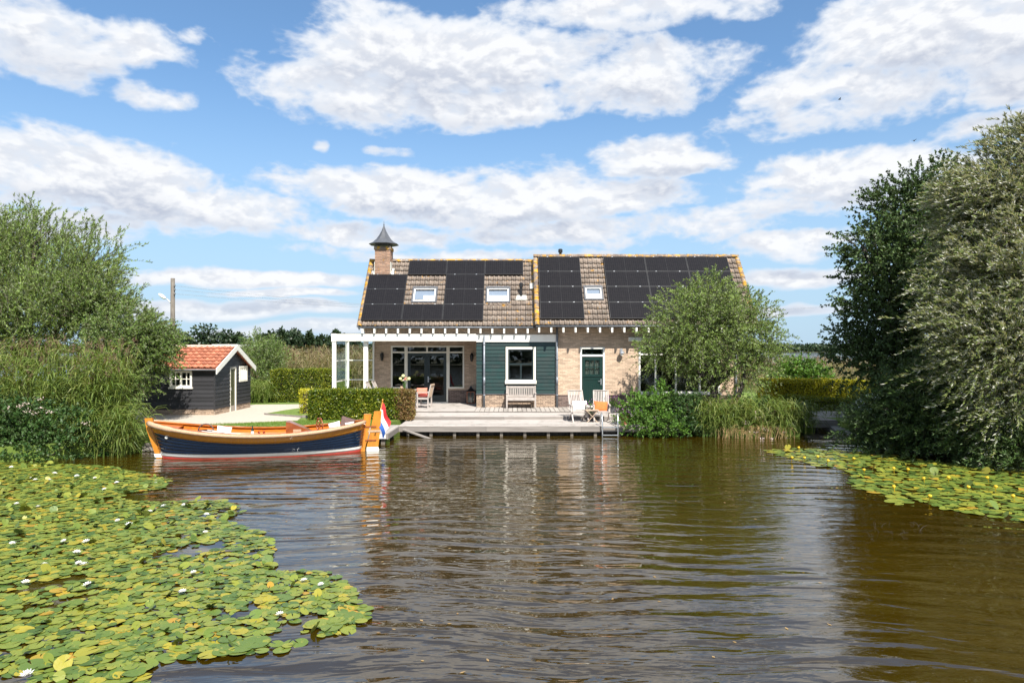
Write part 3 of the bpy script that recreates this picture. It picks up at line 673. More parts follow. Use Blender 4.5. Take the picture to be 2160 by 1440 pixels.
roofL, atL, esL, enL, thL, LL = make_roof(EAVE_L, RID_L, -6.57, 1.02, [(x+.05, x+PW-.05, s+.05, s+PH-.05) for x, s in lay_l]+sky_l+[chim])
roofR, atR, esR, enR, thR, LR = make_roof(EAVE_R, RID_R, 1.0, 10.35, [(x+.05, x+PW2-.05, s+.05, s+PH2-.05) for x, s in lay_r]+sky_r, hidden=lambda x, s: x > 6 and s < 1.0)
# upstand where the higher roof meets the lower one
up = MB(); up.add([atR(1.0, 0, -.3), atR(1.03, 0, -.3), atR(1.03, LR, -.3), atR(1.0, LR, -.3), atR(1.0, 0, .02), atR(1.03, 0, .02), atR(1.03, LR, .02), atR(1.0, LR, .02)], MB.BF); up.build('verge_board', m_lead, roofR)
def panel_mesh(w_, h_):
    g = MB().box(.022, w_-.034, .022, h_-.034, 0, .030).mesh('solar_panel', m_solar)
    f = MB(); frame_ = [(0, w_-.012, 0, .022), (0, w_-.012, h_-.034, h_-.012), (0, .022, .022, h_-.034), (w_-.034, w_-.012, .022, h_-.034)]
    for a, b_, c, d in frame_: f.box(a, b_, c, d, -.01, .035)
    f.box(w_/2-.009, w_/2-.003, .022, h_-.034, .0, .0315)
    cl = MB()
    for q in (w_*.22, w_*.78): cl.box(q-.03, q+.03, h_-.022, h_+.008, .03, .040)
    return g, f.mesh('frame', m_solarframe), cl.mesh('clamp', m_alu)
for lay, at, th, dims, rf in ((lay_l, atL, thL, (PW, PH), roofL), (lay_r, atR, thR, (PW2, PH2), roofR)):
    pm, fm, cm = panel_mesh(*dims)
    for x, s in lay:
        o = link('solar_panel', pm, house); o.location = at(x, s, .11)-Vector(house.location); o.matrix_parent_inverse = Matrix.Identity(4); o.rotation_euler = (th, 0, 0)
        f = link('frame', fm); f.parent = o; c_ = link('clamp', cm); c_.parent = o
    ss = sorted({s for _, s in lay})
    # aluminium rails seen as thin bright lines between the rows
    for s in ss[1:]:
        for a, b_ in ([(1.2, 1.2+dims[0]), (4.15, 4.15+3*dims[0])] if rf is roofR else ([(xc[0], xc[0]+PW), (xc[2], xc[2]+PW)] if s < 2.5 else [(xc[2], xc[2]+PW)])):
            rb = MB(); rb.bar(at(a, s-.006, .128), at(b_-.02, s-.006, .128), .012, .012, tuple(enL if rf is roofL else enR)); rb.build('mounting_rail', m_alu, rf)
m_greyblind = M('grey_blind', (.20, .235, .30), None, 3, .8)
def skylight(at, h, en):
    x0, x1, s0, s1 = h
    def bxr(mb, a, b_, c, d, n0, n1):
        p = [at(a, c, n0), at(b_, c, n0), at(b_, d, n0), at(a, d, n0), at(a, c, n1), at(b_, c, n1), at(b_, d, n1), at(a, d, n1)]; return mb.add(p, MB.BF)
    m_ = MB(); wd = .075
    bxr(m_, x0, x0+wd, s0, s1, 0, .10); bxr(m_, x1-wd, x1, s0, s1, 0, .10); bxr(m_, x0+wd, x1-wd, s0, s0+wd, 0, .10); bxr(m_, x0+wd, x1-wd, s1-wd*1.4, s1, 0, .12)
    o = m_.build('skylight', m_lead, house)
    f = MB(); a, b_, c, d = x0+wd, x1-wd, s0+wd, s1-wd*1.4; w2 = .05
    bxr(f, a, a+w2, c, d, .02, .085); bxr(f, b_-w2, b_, c, d, .02, .085); bxr(f, a+w2, b_-w2, c, c+w2, .02, .085); bxr(f, a+w2, b_-w2, d-w2, d, .02, .085)
    f.build('sash', m_white, o)
    bxr(MB(), a+w2, b_-w2, c+w2, d-w2, .05, .06).build('pane', m_skyglass, o)
    bxr(MB(), a+w2, b_-w2, c+w2, d-w2, -.02, .0).build('lining', m_greyblind, o)
    bxr(MB(), a+w2+(.0 if x0 > -4 else .38), b_-w2, c+w2, c+w2+(d-c-2*w2)*.52, .01, .02).build('blind', m_paper, o)
    bxr(MB(), x0-.05, x1+.05, s0-.18, s0+.002, .034, .05).build('apron', m_tile, o)
for h in sky_l: skylight(atL, h, enL)
skylight(atR, sky_r[0], enR)
# chimney with ogee cowl
CX0, CX1, CY0, CY1 = -6.23, -5.54, 31.02, 31.72
ch = bx(CX0, CX1, CY0, CY1, 5.9, 7.62).build('chimney', m_mortar, house)
cb = bricks(MB(), CX0, CX1, 6.2, 7.55, CY0); 
cb2 = MB(); bricks(cb2, CY0, CY1, 6.2, 7.55, -CX1)
cb.add([(-y, x, z) for x, y, z in cb2.V], cb2.F)       # turned onto the right-hand face
m_chim = M('chimney_brick', (.36, .22, .145), (.24, .15, .11), 18, .85, .002, 60, isl=.3, extra=lichen)
stuff(cb.build('brickwork', m_chim, ch))
bx(CX0-.04, CX1+.04, CY0-.04, CY1+.04, 7.55, 7.70).build('capstone', m_ridge, ch, bevel=.01)
fl = MB(); fl.box(CX0-.06, CX1+.06, CY0-.03, CY0-.012, 6.16, 6.42).box(CX1+.004, CX1+.03, CY0, CY1, 6.3, 7.0).box(CX0-.03, CX0-.004, CY0, CY1, 6.3, 7.0); fl.build('flashing', m_flash, ch)
fa = MB(); fa.add([atL(CX0-.16, 2.28, .065), atL(CX1+.16, 2.28, .065), atL(CX1+.16, 3.5, .05), atL(CX0-.16, 3.5, .05)], [(0, 1, 2, 3)]); fa.build('flashing_apron', m_flash, ch, solid=.01)
cw = MB().lathe(((CX0+CX1)/2, (CY0+CY1)/2, 7.84), [(.68, -.02), (.70, 0), (.50, .10), (.34, .25), (.21, .44), (.10, .64), (.035, .82), (.015, .90)], 8, True)
cwl = cw.build('cowl', m_lead, ch); cl = MB()
for a, b_ in ((CX0+.04, CY0+.04), (CX1-.04, CY0+.04), (CX0+.04, CY1-.04), (CX1-.04, CY1-.04)): cl.bar((a, b_, 7.68), (a, b_, 7.88), .03, .03)
cl.build('cowl_strut', m_blackmetal, ch)
MB().lathe(((CX0+CX1)/2, (CY0+CY1)/2, 8.70), [(.012, 0), (.03, .05), (.012, .10), (.006, .22)], 8).build('finial', m_lead, ch)
# vent pipes and flashing
vp = atL(.40, 1.72, 0)
MB().lathe(vp+Vector((0, 0, -.1)), [(.06, 0), (.06, .55), (.085, .56), (.085, .72), (.05, .76)], 10).build('vent_pipe', m_blackmetal, house)
va = MB(); va.add([atL(.16, 1.50, .075), atL(.68, 1.50, .075), atL(.62, 1.80, .06), atL(.22, 1.80, .06)], [(0, 1, 2, 3)]); va.build('vent_flashing', m_flash, house, solid=.02)
va = MB(); va.bar(atL(.80, 2.30, .12), atL(1.0, 2.30, .16), .34, .03, tuple(enL)); va.build('valley_flashing', m_flash, house)
MB().lathe((2.22, 31.32, 7.2), [(.06, 0), (.06, .25), (.10, .27), (.10, .40), (.07, .43)], 10).build('vent_pipe', m_blackmetal, house)
# gutters, rafter tails, downpipes
def gutter(x0, x1, y, z):
    g = MB().grid(lambda u, v: (x0+(x1-x0)*v, y-.055*math.cos(math.pi*u), z-.06*math.sin(math.pi*u)), 8, 1)
    return g.build('gutter', m_zinc, house, True, solid=.008)
gutter(-6.55, 1.0, EAVE_L[0]-.03, 3.985); gutter(1.0, 10.35, EAVE_R[0]-.03, 4.03)
m_ = math.tan(thL)
RT = MB(); RT.add([(-.035, -.48, -.46), (.035, -.48, -.46), (.035, .12, .0), (-.035, .12, .0), (-.035, -.48, -.30), (.035, -.48, -.30), (.035, .12, .16), (-.035, .12, .16)], MB.BF)
def raft(e):
    y0r, y1r = e[0]-.045, 29.44; k = math.tan(thL if e is EAVE_L else thR); zb = e[1]-.07
    return MB().add([(-.038, y0r, zb-.21), (.038, y0r, zb-.21), (.038, y1r, zb+.02), (-.038, y1r, zb+.02), (-.038, y0r, zb-.01), (.038, y0r, zb-.01), (.038, y1r, zb+.20), (-.038, y1r, zb+.20)], MB.BF).mesh('rafter_tail', m_white)
rl, rr = raft(EAVE_L), raft(EAVE_R)
for x in [-6.36+.502*i for i in range(15)]: o = link('rafter_tail', rl, house); o.location.x = x
for x in [1.14+.512*i for i in range(18)]: o = link('rafter_tail', rr, house); o.location.x = x
def downpipe(x, y, z0, z1):
    p = MB().tube([(x, y, z0), (x, y, z1)], .045, 10)
    for z in (z0+.5, (z0+z1)/2+.3, z1-.4): p.lathe((x, y, z), [(.055, 0), (.055, .05)], 10)
    p.lathe((x, y, z0+.95), [(.052, 0), (.052, .35)], 10)
    return p.build('downpipe', m_zinc, house, True)
downpipe(-1.19, YC-.16, ZP, 3.62); downpipe(1.93, YC-.13, ZP, 4.0); downpipe(9.62, HY0-.07, ZP, 4.0)

# ================================================================ veranda in front of the porch
ver = thing('veranda', 'white framed glass veranda at the left end of the cottage', 'veranda', (-7.0, 30.4, ZP))
VX0 = -7.69; VY = 29.22
bx(VX0-.02, XG0-.002, VY-.06, VY+.10, 3.38, 3.68).build('front_beam', m_white, ver, bevel=.01)
bx(VX0-.03, VX0+.16, VY-.075, VY+.11, 3.345, 3.70).build('beam_cap', m_white, ver, bevel=.01)
bx(VX0, VX0+.16, VY-.05, VY+.09, ZP, 3.345).build('post', m_white, ver, bevel=.008)
bx(VX0, VX0+.16, YB-.10, YB+.04, ZP, 3.38).build('post', m_white, ver, bevel=.008)
bx(VX0+.02, VX0+.12, VY+.10, YB-.10, 3.40, 3.60).build('side_beam', m_white, ver)
bx(VX0+.16, -6.37, YB-.08, YB+.02, 3.40, 3.60).build('rear_beam', m_white, ver)
bx(-6.44, -6.365, YB-.08, YB+.0, ZP, 3.40).build('end_post', m_white, ver)
for i in range(5):
    q = VX0+.06+i*1.2
    if q < -1.7: bx(q-.03, q+.03, VY+.10, YB-.08 if q < -6.4 else YB-.02, 3.44, 3.55).build('roof_bar', m_white, ver)
bx(VX0, -6.38, VY+.0, YB, 3.70, 3.712).build('roof_pane', m_clear, ver)
gp = bx(VX0+.07, VX0+.082, VY+.10, YB-.11, ZP+.02, 3.38).build('side_pane', m_clear, ver)
gp = bx(VX0+.17, -6.45, YB-.04, YB-.028, ZP+.02, 3.38).build('rear_pane', m_clear, ver)
for z in (1.63, 2.53):
    bx(VX0+.06, VX0+.10, VY+.10, YB-.11, z-.025, z+.025).build('glazing_bar', m_white, ver)
    bx(VX0+.165, -6.445, YB-.055, YB-.015, z-.025, z+.025).build('glazing_bar', m_white, ver)

# ================================================================ terrace
ter = thing('terrace', 'weathered grey timber terrace stepping down from the cottage to the water', 'terrace', (0, 26, ZG))
def planks(x0, x1, y0, y1, z, wd, mat, along='x', lens=(3.2, 4.0), gap=.008, th=.035, name='plank', parent=ter):
    if along == 'x':
        n = max(1, round((y1-y0)/wd)); wd = (y1-y0)/n
        for i in range(n):
            x = x0-random.uniform(0, 2.5) if True else x0
            while x < x1:
                L = random.uniform(*lens); a, b_ = max(x, x0), min(x+L-.004, x1)
                if x1-b_ < .5: b_ = x1
                if b_-a > .02:
                    dz = random.uniform(-.0025, .0025); bx(a, b_, y0+i*wd+gap/2, y0+(i+1)*wd-gap/2, z-th, z+dz).build(name, mat, parent)
                x = b_+.004 if b_ > x0 else x+L
    else:
        n = max(1, round((x1-x0)/wd)); wd = (x1-x0)/n
        for i in range(n):
            dz = random.uniform(-.003, .003); bx(x0+i*wd+gap/2, x0+(i+1)*wd-gap/2, y0, y1, z-th, z+dz).build(name, mat, parent)
DX0, DX1 = -3.95, 5.6
planks(DX0, DX1, 23.8, 25.9, .36, .145, m_deck)
planks(-3.85, 6.4, 25.9, 27.56, .49, .145, m_deck)
planks(XG0+.03, 9.2, 27.53, HY0-.03, .55, .19, m_slab, 'y', gap=.022, name='paving_plank')
planks(-7.65, XG0+.02, 27.52, YB-.02, .552, .145, m_deck, lens=(2.0, 3.0))
for a, b_ in ((DX0, -.9), (-.895, 2.4), (2.405, DX1)):
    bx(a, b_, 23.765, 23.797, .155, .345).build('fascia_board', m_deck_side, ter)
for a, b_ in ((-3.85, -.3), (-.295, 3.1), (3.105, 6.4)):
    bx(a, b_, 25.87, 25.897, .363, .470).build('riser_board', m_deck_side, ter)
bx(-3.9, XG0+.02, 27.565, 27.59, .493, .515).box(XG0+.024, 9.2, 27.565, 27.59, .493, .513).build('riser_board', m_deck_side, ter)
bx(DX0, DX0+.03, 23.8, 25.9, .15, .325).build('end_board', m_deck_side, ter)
bx(-7.6, 9.2, 27.6, HY0-.05, .1, .51).box(-7.6, -1.5, HY0-.05, 31.5, .1, .51).box(-3.8, 6.3, 26.0, 27.5, .1, .45).build('substructure', m_piling, ter)
bx(DX0+.05, DX1-.05, 25.2, 25.86, -.1, .32).build('substructure', m_piling, ter)
# dark timber quay wall under the deck, board by board, and its posts
x = DX0
while x < 5.4:
    wq = random.uniform(.22, .30); bx(x, x+wq-.012, 24.05+random.uniform(-.015, .015), 24.12, -.6, .32).build('quay_board', m_piling, ter); x += wq
for i in range(12):
    x = DX0+.3+i*.82; bx(x-.05, x+.05, 23.84, 23.94, -.7, .32).build('post', m_post, ter)
# small jetty beside the boat's stern
jet = thing('jetty', 'short grey jetty at the corner of the terrace behind the boat rudder', 'jetty', (-4.55, 22.9, 0))
planks(-5.15, -3.98, 21.75, 24.3, .335, .16, m_slab, 'y', parent=jet)
bx(-5.15, -3.98, 21.71, 21.747, .17, .33).build('end_board', m_deck_side, jet); bx(-4.42, -4.02, 21.695, 21.708, .185, .325).build('white_board', m_white, jet)
bx(-3.975, -3.94, 21.72, 24.2, .16, .33).build('side_board', m_deck_side, jet)
for x, y in ((-4.12, 21.85), (-4.9, 21.85), (-4.12, 23.4)): bx(x-.06, x+.06, y-.06, y+.06, -.8, .30).build('post', m_post, jet)
bd = MB(); bd.bar((-3.78, 23.70, .25), (-2.72, 23.2, -.04), .16, .035)
tag(bd.build('board', m_deck_side), 'loose weathered board sloping from the terrace corner into the water', 'board')
# bank edging with a low plank on the left
eg = thing('bank_edging', 'low grey plank edging along the lawn left of the boat bow', 'edging', (-11, 20.2, 0))
q = MB(); q.bar((-11.75, 20.15, .22), (-9.2, 20.75, .22), .36, .05); q.build('plank', m_deck_side, eg)
q = MB(); q.bar((-11.75, 19.96, .10), (-9.2, 20.56, .10), .05, .16); q.build('side_board', m_deck_side, eg)
for a in (-11.3, -10.3, -9.5): bx(a-.05, a+.05, 20.2+(a+11.5)*.23-.05, 20.2+(a+11.5)*.23+.05, -.7, .19).build('post', m_post, eg)
le = MB(); le.bar((-9.92, 27.35, ZG+.03), (-8.05, 26.22, ZG+.03), .04, .10); le.bar((-8.05, 26.22, ZG+.04), (-7.5, 26.3, ZG+.04), .04, .12)
tag(le.build('lawn_edging', m_deck_side), 'thin timber edging between gravel path and wedge of lawn', 'edging')
# jetty of dark planks in the inlet on the right
j2 = thing('landing_stage', 'weathered plank landing stage in the inlet beside the dark willow', 'landing stage', (11.3, 26, 0))
planks(10.55, 12.05, 25.3, 26.6, .40, .30, m_deck_side, 'x', (4, 5), .02, parent=j2)
bx(10.55, 12.05, 25.24, 25.28, .14, .36).build('side_board', m_deck_side, j2)
for a in (10.7, 11.3, 11.95): bx(a-.05, a+.05, 25.32, 25.42, -.8, .36).build('post', m_piling, j2)
# ================================================================ shed
SX0, SX1, SY0, SY1 = -14.75, -11.85, 27.2, 30.9; SZ = .405
shed = thing('shed', 'black boarded garden shed with orange tiled roof and white barge boards', 'shed', (-13.2, 29, SZ))
YR = (SY0+SY1)/2; ZE, ZRg = 2.24, 3.12
def sgable(x0, x1, z0=.66, d=.0):
    prof = [(SY0+d, z0), (SY1-d, z0), (SY1-d, ZE-.02), (YR, ZRg-.10), (SY0+d, ZE-.02)]
    vs = [(x0, y, z) for y, z in prof]+[(x1, y, z) for y, z in prof]
    return MB().add(vs, [(4, 3, 2, 1, 0), (5, 6, 7, 8, 9)]+[(i, (i+1) % 5, (i+1) % 5+5, i+5) for i in range(5)])
sw = bx(SX0+.03, SX1-.05, SY0+.03, SY0+.10, .66, ZE).build('front_wall', m_black, shed)
sg = sgable(SX1-.10, SX1-.03, .66, .03).build('gable_wall', m_black, shed)
sgable(SX0, SX0+.06).build('gable_wall', m_black, shed); bx(SX0+.03, SX1-.05, SY1-.10, SY1-.03, .66, ZE).build('rear_wall', m_black, shed)
nb = 10; hb = (ZE-.64)/nb; swin = (-13.62, -12.74, 1.52, 2.17)
for i in range(nb):
    a, b_ = .64+i*hb, .64+(i+1)*hb
    for p, q in span_sub(SX0, SX1-.005, [(swin[0], swin[1])] if b_ > swin[2]+.02 and a < swin[3] else []):
        MB().add([(p, SY0-.026, a), (q, SY0-.026, a), (q, SY0-.002, b_+.012), (p, SY0-.002, b_+.012), (p, SY0+.028, a), (q, SY0+.028, a), (q, SY0+.028, b_+.012), (p, SY0+.028, b_+.012)], [(0, 1, 2, 3), (0, 4, 5, 1), (1, 5, 6, 2), (2, 6, 7, 3), (3, 7, 4, 0)]).build('board', m_black, sw)
sdoor = (28.66, 29.30, SZ, 2.28); gw_ = (29.60, 30.46, 1.62, 2.30)
for i in range(nb+5):
    a, b_ = .64+i*hb, .64+(i+1)*hb
    if a > ZRg-.2: break
    lim = 1 if b_ <= ZE else max(0, (ZRg-.10-b_)/(ZRg-.08-ZE))
    ya, yb = YR-(YR-SY0)*lim, YR+(SY1-YR)*lim
    cuts = ([(sdoor[0], sdoor[1])] if a < sdoor[3]-.05 else [])+([(gw_[0], gw_[1])] if b_ > gw_[2]+.02 and a < gw_[3]-.02 else [])
    for p, q in span_sub(ya, yb, cuts):
        MB().add([(SX1+.026, p, a), (SX1+.026, q, a), (SX1+.002, q, b_+.012), (SX1+.002, p, b_+.012), (SX1-.028, p, a), (SX1-.028, q, a), (SX1-.028, q, b_+.012), (SX1-.028, p, b_+.012)], [(0, 1, 2, 3), (0, 4, 5, 1), (1, 5, 6, 2), (2, 6, 7, 3), (3, 7, 4, 0)]).build('board', m_black, sg)
bx(SX1-.02, SX1+.035, SY0-.036, SY0-.027, .62, ZE-.02).build('corner_strip', m_black, shed)
b1 = bx(SX0+.02, SX1-.005, SY0+.012, SY1-.01, SZ-.1, .645).build('brick_base', m_mortar, shed)
stuff(bricks(MB(), SX0+.02, SX1, SZ, .645, SY0+.012).build('brickwork', m_paleplinth, b1))
c2 = MB(); bricks(c2, SY0+.012, SY1, SZ, .645, -(SX1-.005), [(sdoor[0], sdoor[1], 0, 3)])
o2 = MB(); o2.add([(-y, x, z) for x, y, z in c2.V], c2.F); stuff(o2.build('brickwork', m_paleplinth, b1))
# door in the gable, its white frame, and the two white windows
bx(SX1-.06, SX1+.022, sdoor[0], sdoor[0]+.06, SZ, 2.28).box(SX1-.06, SX1+.022, sdoor[1]-.06, sdoor[1], SZ, 2.28).box(SX1-.06, SX1+.022, sdoor[0]+.06, sdoor[1]-.06, 2.21, 2.28).build('door_frame', m_cream, shed)
m_olive = M('olive_paint', (.050, .055, .016), (.038, .042, .012), 5, .45)
sdo = bx(SX1-.05, SX1-.02, sdoor[0]+.062, sdoor[1]-.062, SZ+.02, 2.205).build('door', m_olive, shed)
bx(SX1-.018, SX1+.03, sdoor[0]+.09, sdoor[0]+.12, 1.30, 1.42).build('handle', m_steel, sdo)
sf = MB(); frame_bars(sf, swin[0], swin[1], swin[2], swin[3], SY0-.045, SY0+.05, .075)
sf.box((swin[0]+swin[1])/2-.03, (swin[0]+swin[1])/2+.03, SY0-.04, SY0+.045, swin[2]+.075, swin[3]-.075)
for q in (.25, .75): x = swin[0]+(swin[1]-swin[0])*q; sf.box(x-.012, x+.012, SY0-.03, SY0+.03, swin[2]+.075, swin[3]-.075)
zq = (swin[2]+swin[3])/2; sf.box(swin[0]+.075, swin[1]-.075, SY0-.028, SY0+.028, zq-.012, zq+.012)
sfo = sf.build('window', m_cream, shed); pane(swin[0]+.07, swin[1]-.07, swin[2]+.07, swin[3]-.07, SY0+.005, sfo)
bx(swin[0]-.04, swin[1]+.04, SY0-.09, SY0+.0, swin[2]-.06, swin[2]+.0).build('sill', m_cream, sfo)
gf = MB(); gf.box(SX1+.0, SX1+.05, gw_[0], gw_[0]+.08, gw_[2], gw_[3]).box(SX1+.0, SX1+.05, gw_[1]-.08, gw_[1], gw_[2], gw_[3]).box(SX1, SX1+.05, gw_[0]+.08, gw_[1]-.08, gw_[2], gw_[2]+.08).box(SX1, SX1+.05, gw_[0]+.08, gw_[1]-.08, gw_[3]-.08, gw_[3])
for q in (.25, .5, .75): y = gw_[0]+(gw_[1]-gw_[0])*q; gf.box(SX1, SX1+.045, y-.02, y+.02, gw_[2]+.08, gw_[3]-.08)
gfo = gf.build('window', m_cream, shed); bx(SX1-.0, SX1+.02, gw_[0]+.08, gw_[1]-.08, gw_[2]+.08, gw_[3]-.08).build('pane', m_paper, gfo)
# roof
sl_ = math.atan2(ZRg-ZE, YR-SY0+.16); SL = math.hypot(ZRg-ZE, YR-SY0+.16); se = Vector((0, math.cos(sl_), math.sin(sl_))); sn = Vector((0, -math.sin(sl_), math.cos(sl_)))
XA, XB = -14.95, -11.70; yo = SY0-.16
sat = lambda x, s, n=0: Vector((x, yo, ZE+.02))+se*s+sn*n
rf = MB(); rf.add([sat(XA, 0, -.05), sat(XB, 0, -.05), sat(XB, SL, -.05), sat(XA, SL, -.05), sat(XA, 0, -.005), sat(XB, 0, -.005), sat(XB, SL, -.005), sat(XA, SL, -.005)], MB.BF)
yb_ = 2*YR-yo; rf.add([(XA, YR, ZRg+.0), (XB, YR, ZRg+.0), (XB, yb_, ZE), (XA, yb_, ZE), (XA, YR, ZRg-.05), (XB, YR, ZRg-.05), (XB, yb_, ZE-.05), (XA, yb_, ZE-.05)], MB.BF)
srf = rf.build('roof', m_orange_tile, shed)
OT = TILE.copy(); OT.materials.clear(); OT.materials.append(m_orange_tile)
nr = 7; te = SL/nr
for r in range(nr):
    for c in range(13):
        o = link('roof_tile', OT, srf); o.location = sat(XA+.02+c*.243, r*te, .0); o.scale = (1.185, te/TE, 1.15); o.rotation_euler = (sl_+random.gauss(0, .01), random.gauss(0, .01), random.gauss(0, .01))
OR_ = RIDGE.copy(); OR_.materials.clear(); OR_.materials.append(M('pale_ridge_tile', (.50, .40, .34), (.40, .30, .25), 9, .8, rand=.1))
for i in range(10): o = link('ridge_tile', OR_, srf); o.location = (XA+i*.325, YR, ZRg+.02); o.scale = (1, .8, .8)
for s_ in (1, -1):
    q = MB(); y0_, y1_ = (yo-.06, YR) if s_ > 0 else (yb_+.06, YR); k0 = ZE-.03
    q.add([(XB, y0_, k0-.17), (XB+.035, y0_, k0-.17), (XB+.035, y1_, ZRg-.13), (XB, y1_, ZRg-.13), (XB, y0_, k0+.06), (XB+.035, y0_, k0+.06), (XB+.035, y1_, ZRg+.10), (XB, y1_, ZRg+.10)], MB.BF if s_ > 0 else [f[::-1] for f in MB.BF])
    q.build('barge_board', m_white, shed)
q = MB(); q.bar((XB+.045, YR, ZRg+.06), (XB+.045, YR, ZRg-.16), .10, .02); 
g = MB().grid(lambda u, v: (XA+(XB-XA)*v, yo-.03-.05*math.cos(math.pi*u), ZE+.0-.05*math.sin(math.pi*u)), 8, 1); g.build('gutter', m_zinc, shed, True, solid=.006)
MB().tube([(SX0+.08, yo-.02, ZE-.02), (SX0+.08, SY0-.07, ZE-.3), (SX0+.08, SY0-.07, SZ)], .04, 8).build('downpipe', m_zinc, shed, True)

# ================================================================ utility pole with street lamp, and its wires
pole = thing('utility_pole', 'old wooden utility pole carrying a street lamp above the left trees', 'pole', (-22.4, 45, ZG))
pb = P(364, 700, 45); pt = P(364.5, 587, 45)
MB().tube([(pb.x, 45, ZG), (pt.x, 45, pt.z)], [.17, .13], 10).build('shaft', m_post, pole, True)
la = MB(); a0 = P(361, 640, 45); a1 = P(346, 627, 45)
la.tube([a0, P(358, 636, 45), P(353, 631, 45), a1], .04, 6); la.build('lamp_arm', m_steel, pole, True)
lh = MB(); lh.lathe((0, 0, 0), [(.02, -.30), (.09, -.25), (.12, -.05), (.10, .14), (.04, .26)], 10)
lo = lh.mesh('lamp_head', m_paper, True); lo = link('lamp_head', lo, pole); lo.location = Vector(a1)+Vector((-.14, 0, .08))-Vector(pole.location); lo.matrix_parent_inverse = Matrix.Identity(4); lo.rotation_euler = (0, R(-55), 0)
for i, yy in enumerate((603, 611, 620)):
    c = P(368, yy, 45); MB().lathe((pt.x+.17, 44.9, c.z), [(.03, -.08), (.06, -.03), (.06, .05), (.02, .10)], 8).build('insulator', m_greypot, pole)
    s_ = Vector((pt.x+.2, 44.9, c.z)); e_ = Vector((pt.x+46+i*3, 62, 6.6+.2*i))
    pts = [s_.lerp(e_, k/14)-Vector((0, 0, 1.9*4*(k/14)*(1-k/14)*.55)) for k in range(15)]
    tag(MB().tube(pts, .009, 4).build('power_line', m_steel), ['topmost', 'middle', 'lowest'][i]+' overhead wire running right from the wooden pole', 'wire', 'overhead wires')

# ================================================================ boat
boat = thing('boat', 'navy blue clinker sloop with varnished rail and rope fender moored by lawn', 'boat', (-7.22, 19.65, 0), R(13.2))
BL = 5.9
def zs(s): return .67+(.35*((.55-s)/.55)**2 if s < .55 else .25*((s-.55)/.45)**2)
def hb_(s): return max(0.0, 1-abs(2*s-1)**2.5)**.62*.98
def hp(s, z, side, off=0.0):
    zk = -.32; Z = zs(s); t = min(max((z-zk)/(Z-zk), 0), 1.2)
    g = (t/(1.0))**.42 if t < 1 else 1+.15*(t-1)
    b = hb_(s)*(.05+.95*g)
    x = -BL/2+BL*s+(1-s)**4*.42*(1-t)-s**5*.16*(1-t)
    return (x, side*(b+off), z)
def band(name, zlo, zhi, mat, off=0.0, parent=boat, n=44, m_=3, flare=0.0, smooth=True):
    mb = MB()
    for sd in (-1, 1):
        mb.grid(lambda u, v: hp(u, zlo(u)+(zhi(u)-zlo(u))*v, sd, off+flare*(1-v)), n, m_)
    return mb.build(name, mat, parent, smooth, world=False, solid=.012)
def rise(s): return .05*(2*s-1)**2
band('bottom', lambda s: -.30, lambda s: .026+rise(s), m_red)
band('boot_stripe', lambda s: .026+rise(s), lambda s: .130+rise(s), m_white, .003)
NPk = 5
for k in range(NPk):
    lo_ = lambda s, k=k: .130+rise(s)+(zs(s)-.25-.130-rise(s))*k/NPk
    hi_ = lambda s, k=k: .130+rise(s)+(zs(s)-.25-.130-rise(s))*(k+1)/NPk+.006
    band('hull_plank', lo_, hi_, m_navy, .006, flare=.014)
band('sheer_strake', lambda s: zs(s)-.25, lambda s: zs(s)-.02, m_varn_y, .022, flare=.008)
band('lining', lambda s: .12, lambda s: zs(s)-.03, m_varn, -.055)
# rope fender round the gunwale
rp = MB()
for sd in (-1, 1):
    pts = [Vector(hp(.004+.992*i/60, zs(.004+.992*i/60)-.035, sd, .065)) for i in range(61)]
    rad = [(.072 if i < 8 else .050)*(1+.06*math.sin(i*2.4)) for i in range(61)]
    rp.tube(pts, rad, 8)
rp.build('rope_fender', m_rope, boat, True, world=False)
gw = MB()
for sd in (-1, 1):
    gw.grid(lambda u, v: (hp(.01+.98*u, zs(.01+.98*u), sd)[0], sd*max(0, hb_(.01+.98*u)+.03-.16*v), zs(.01+.98*u)+.0), 44, 1)
gw.build('gunwale', m_varn, boat, world=False, solid=.03)
MB().add([hp(i/20*.9+.05, .12, sd, -.06) for i in range(21) for sd in (-1, 1)], [(2*i, 2*i+2, 2*i+3, 2*i+1) for i in range(20)]).build('floor', m_varn, boat, world=False)
for a, b_ in ((.14, .30), (.76, .9)):
    MB().add([hp(a+(b_-a)*i/8, .36+.12*abs(2*a-1), sd, -.05) for i in range(9) for sd in (-1, 1)], [(2*i, 2*i+2, 2*i+3, 2*i+1) for i in range(8)]).build('thwart', m_varn, boat, world=False, solid=.03)
for sd in (-1, 1):
    MB().grid(lambda u, v: (-BL/2+BL*(.3+.46*u), sd*(hb_(.3+.46*u)*.78-.05-.30*v), .34), 20, 1).build('side_bench', m_varn, boat, world=False, solid=.03)
fd = MB(); fd.add([hp(.02+.11*i/6, zs(.02+.11*i/6)-.05, sd, -.02) for i in range(7) for sd in (-1, 1)], [(2*i, 2*i+2, 2*i+3, 2*i+1) for i in range(6)]); fd.build('foredeck', m_varn, boat, world=False, solid=.02)
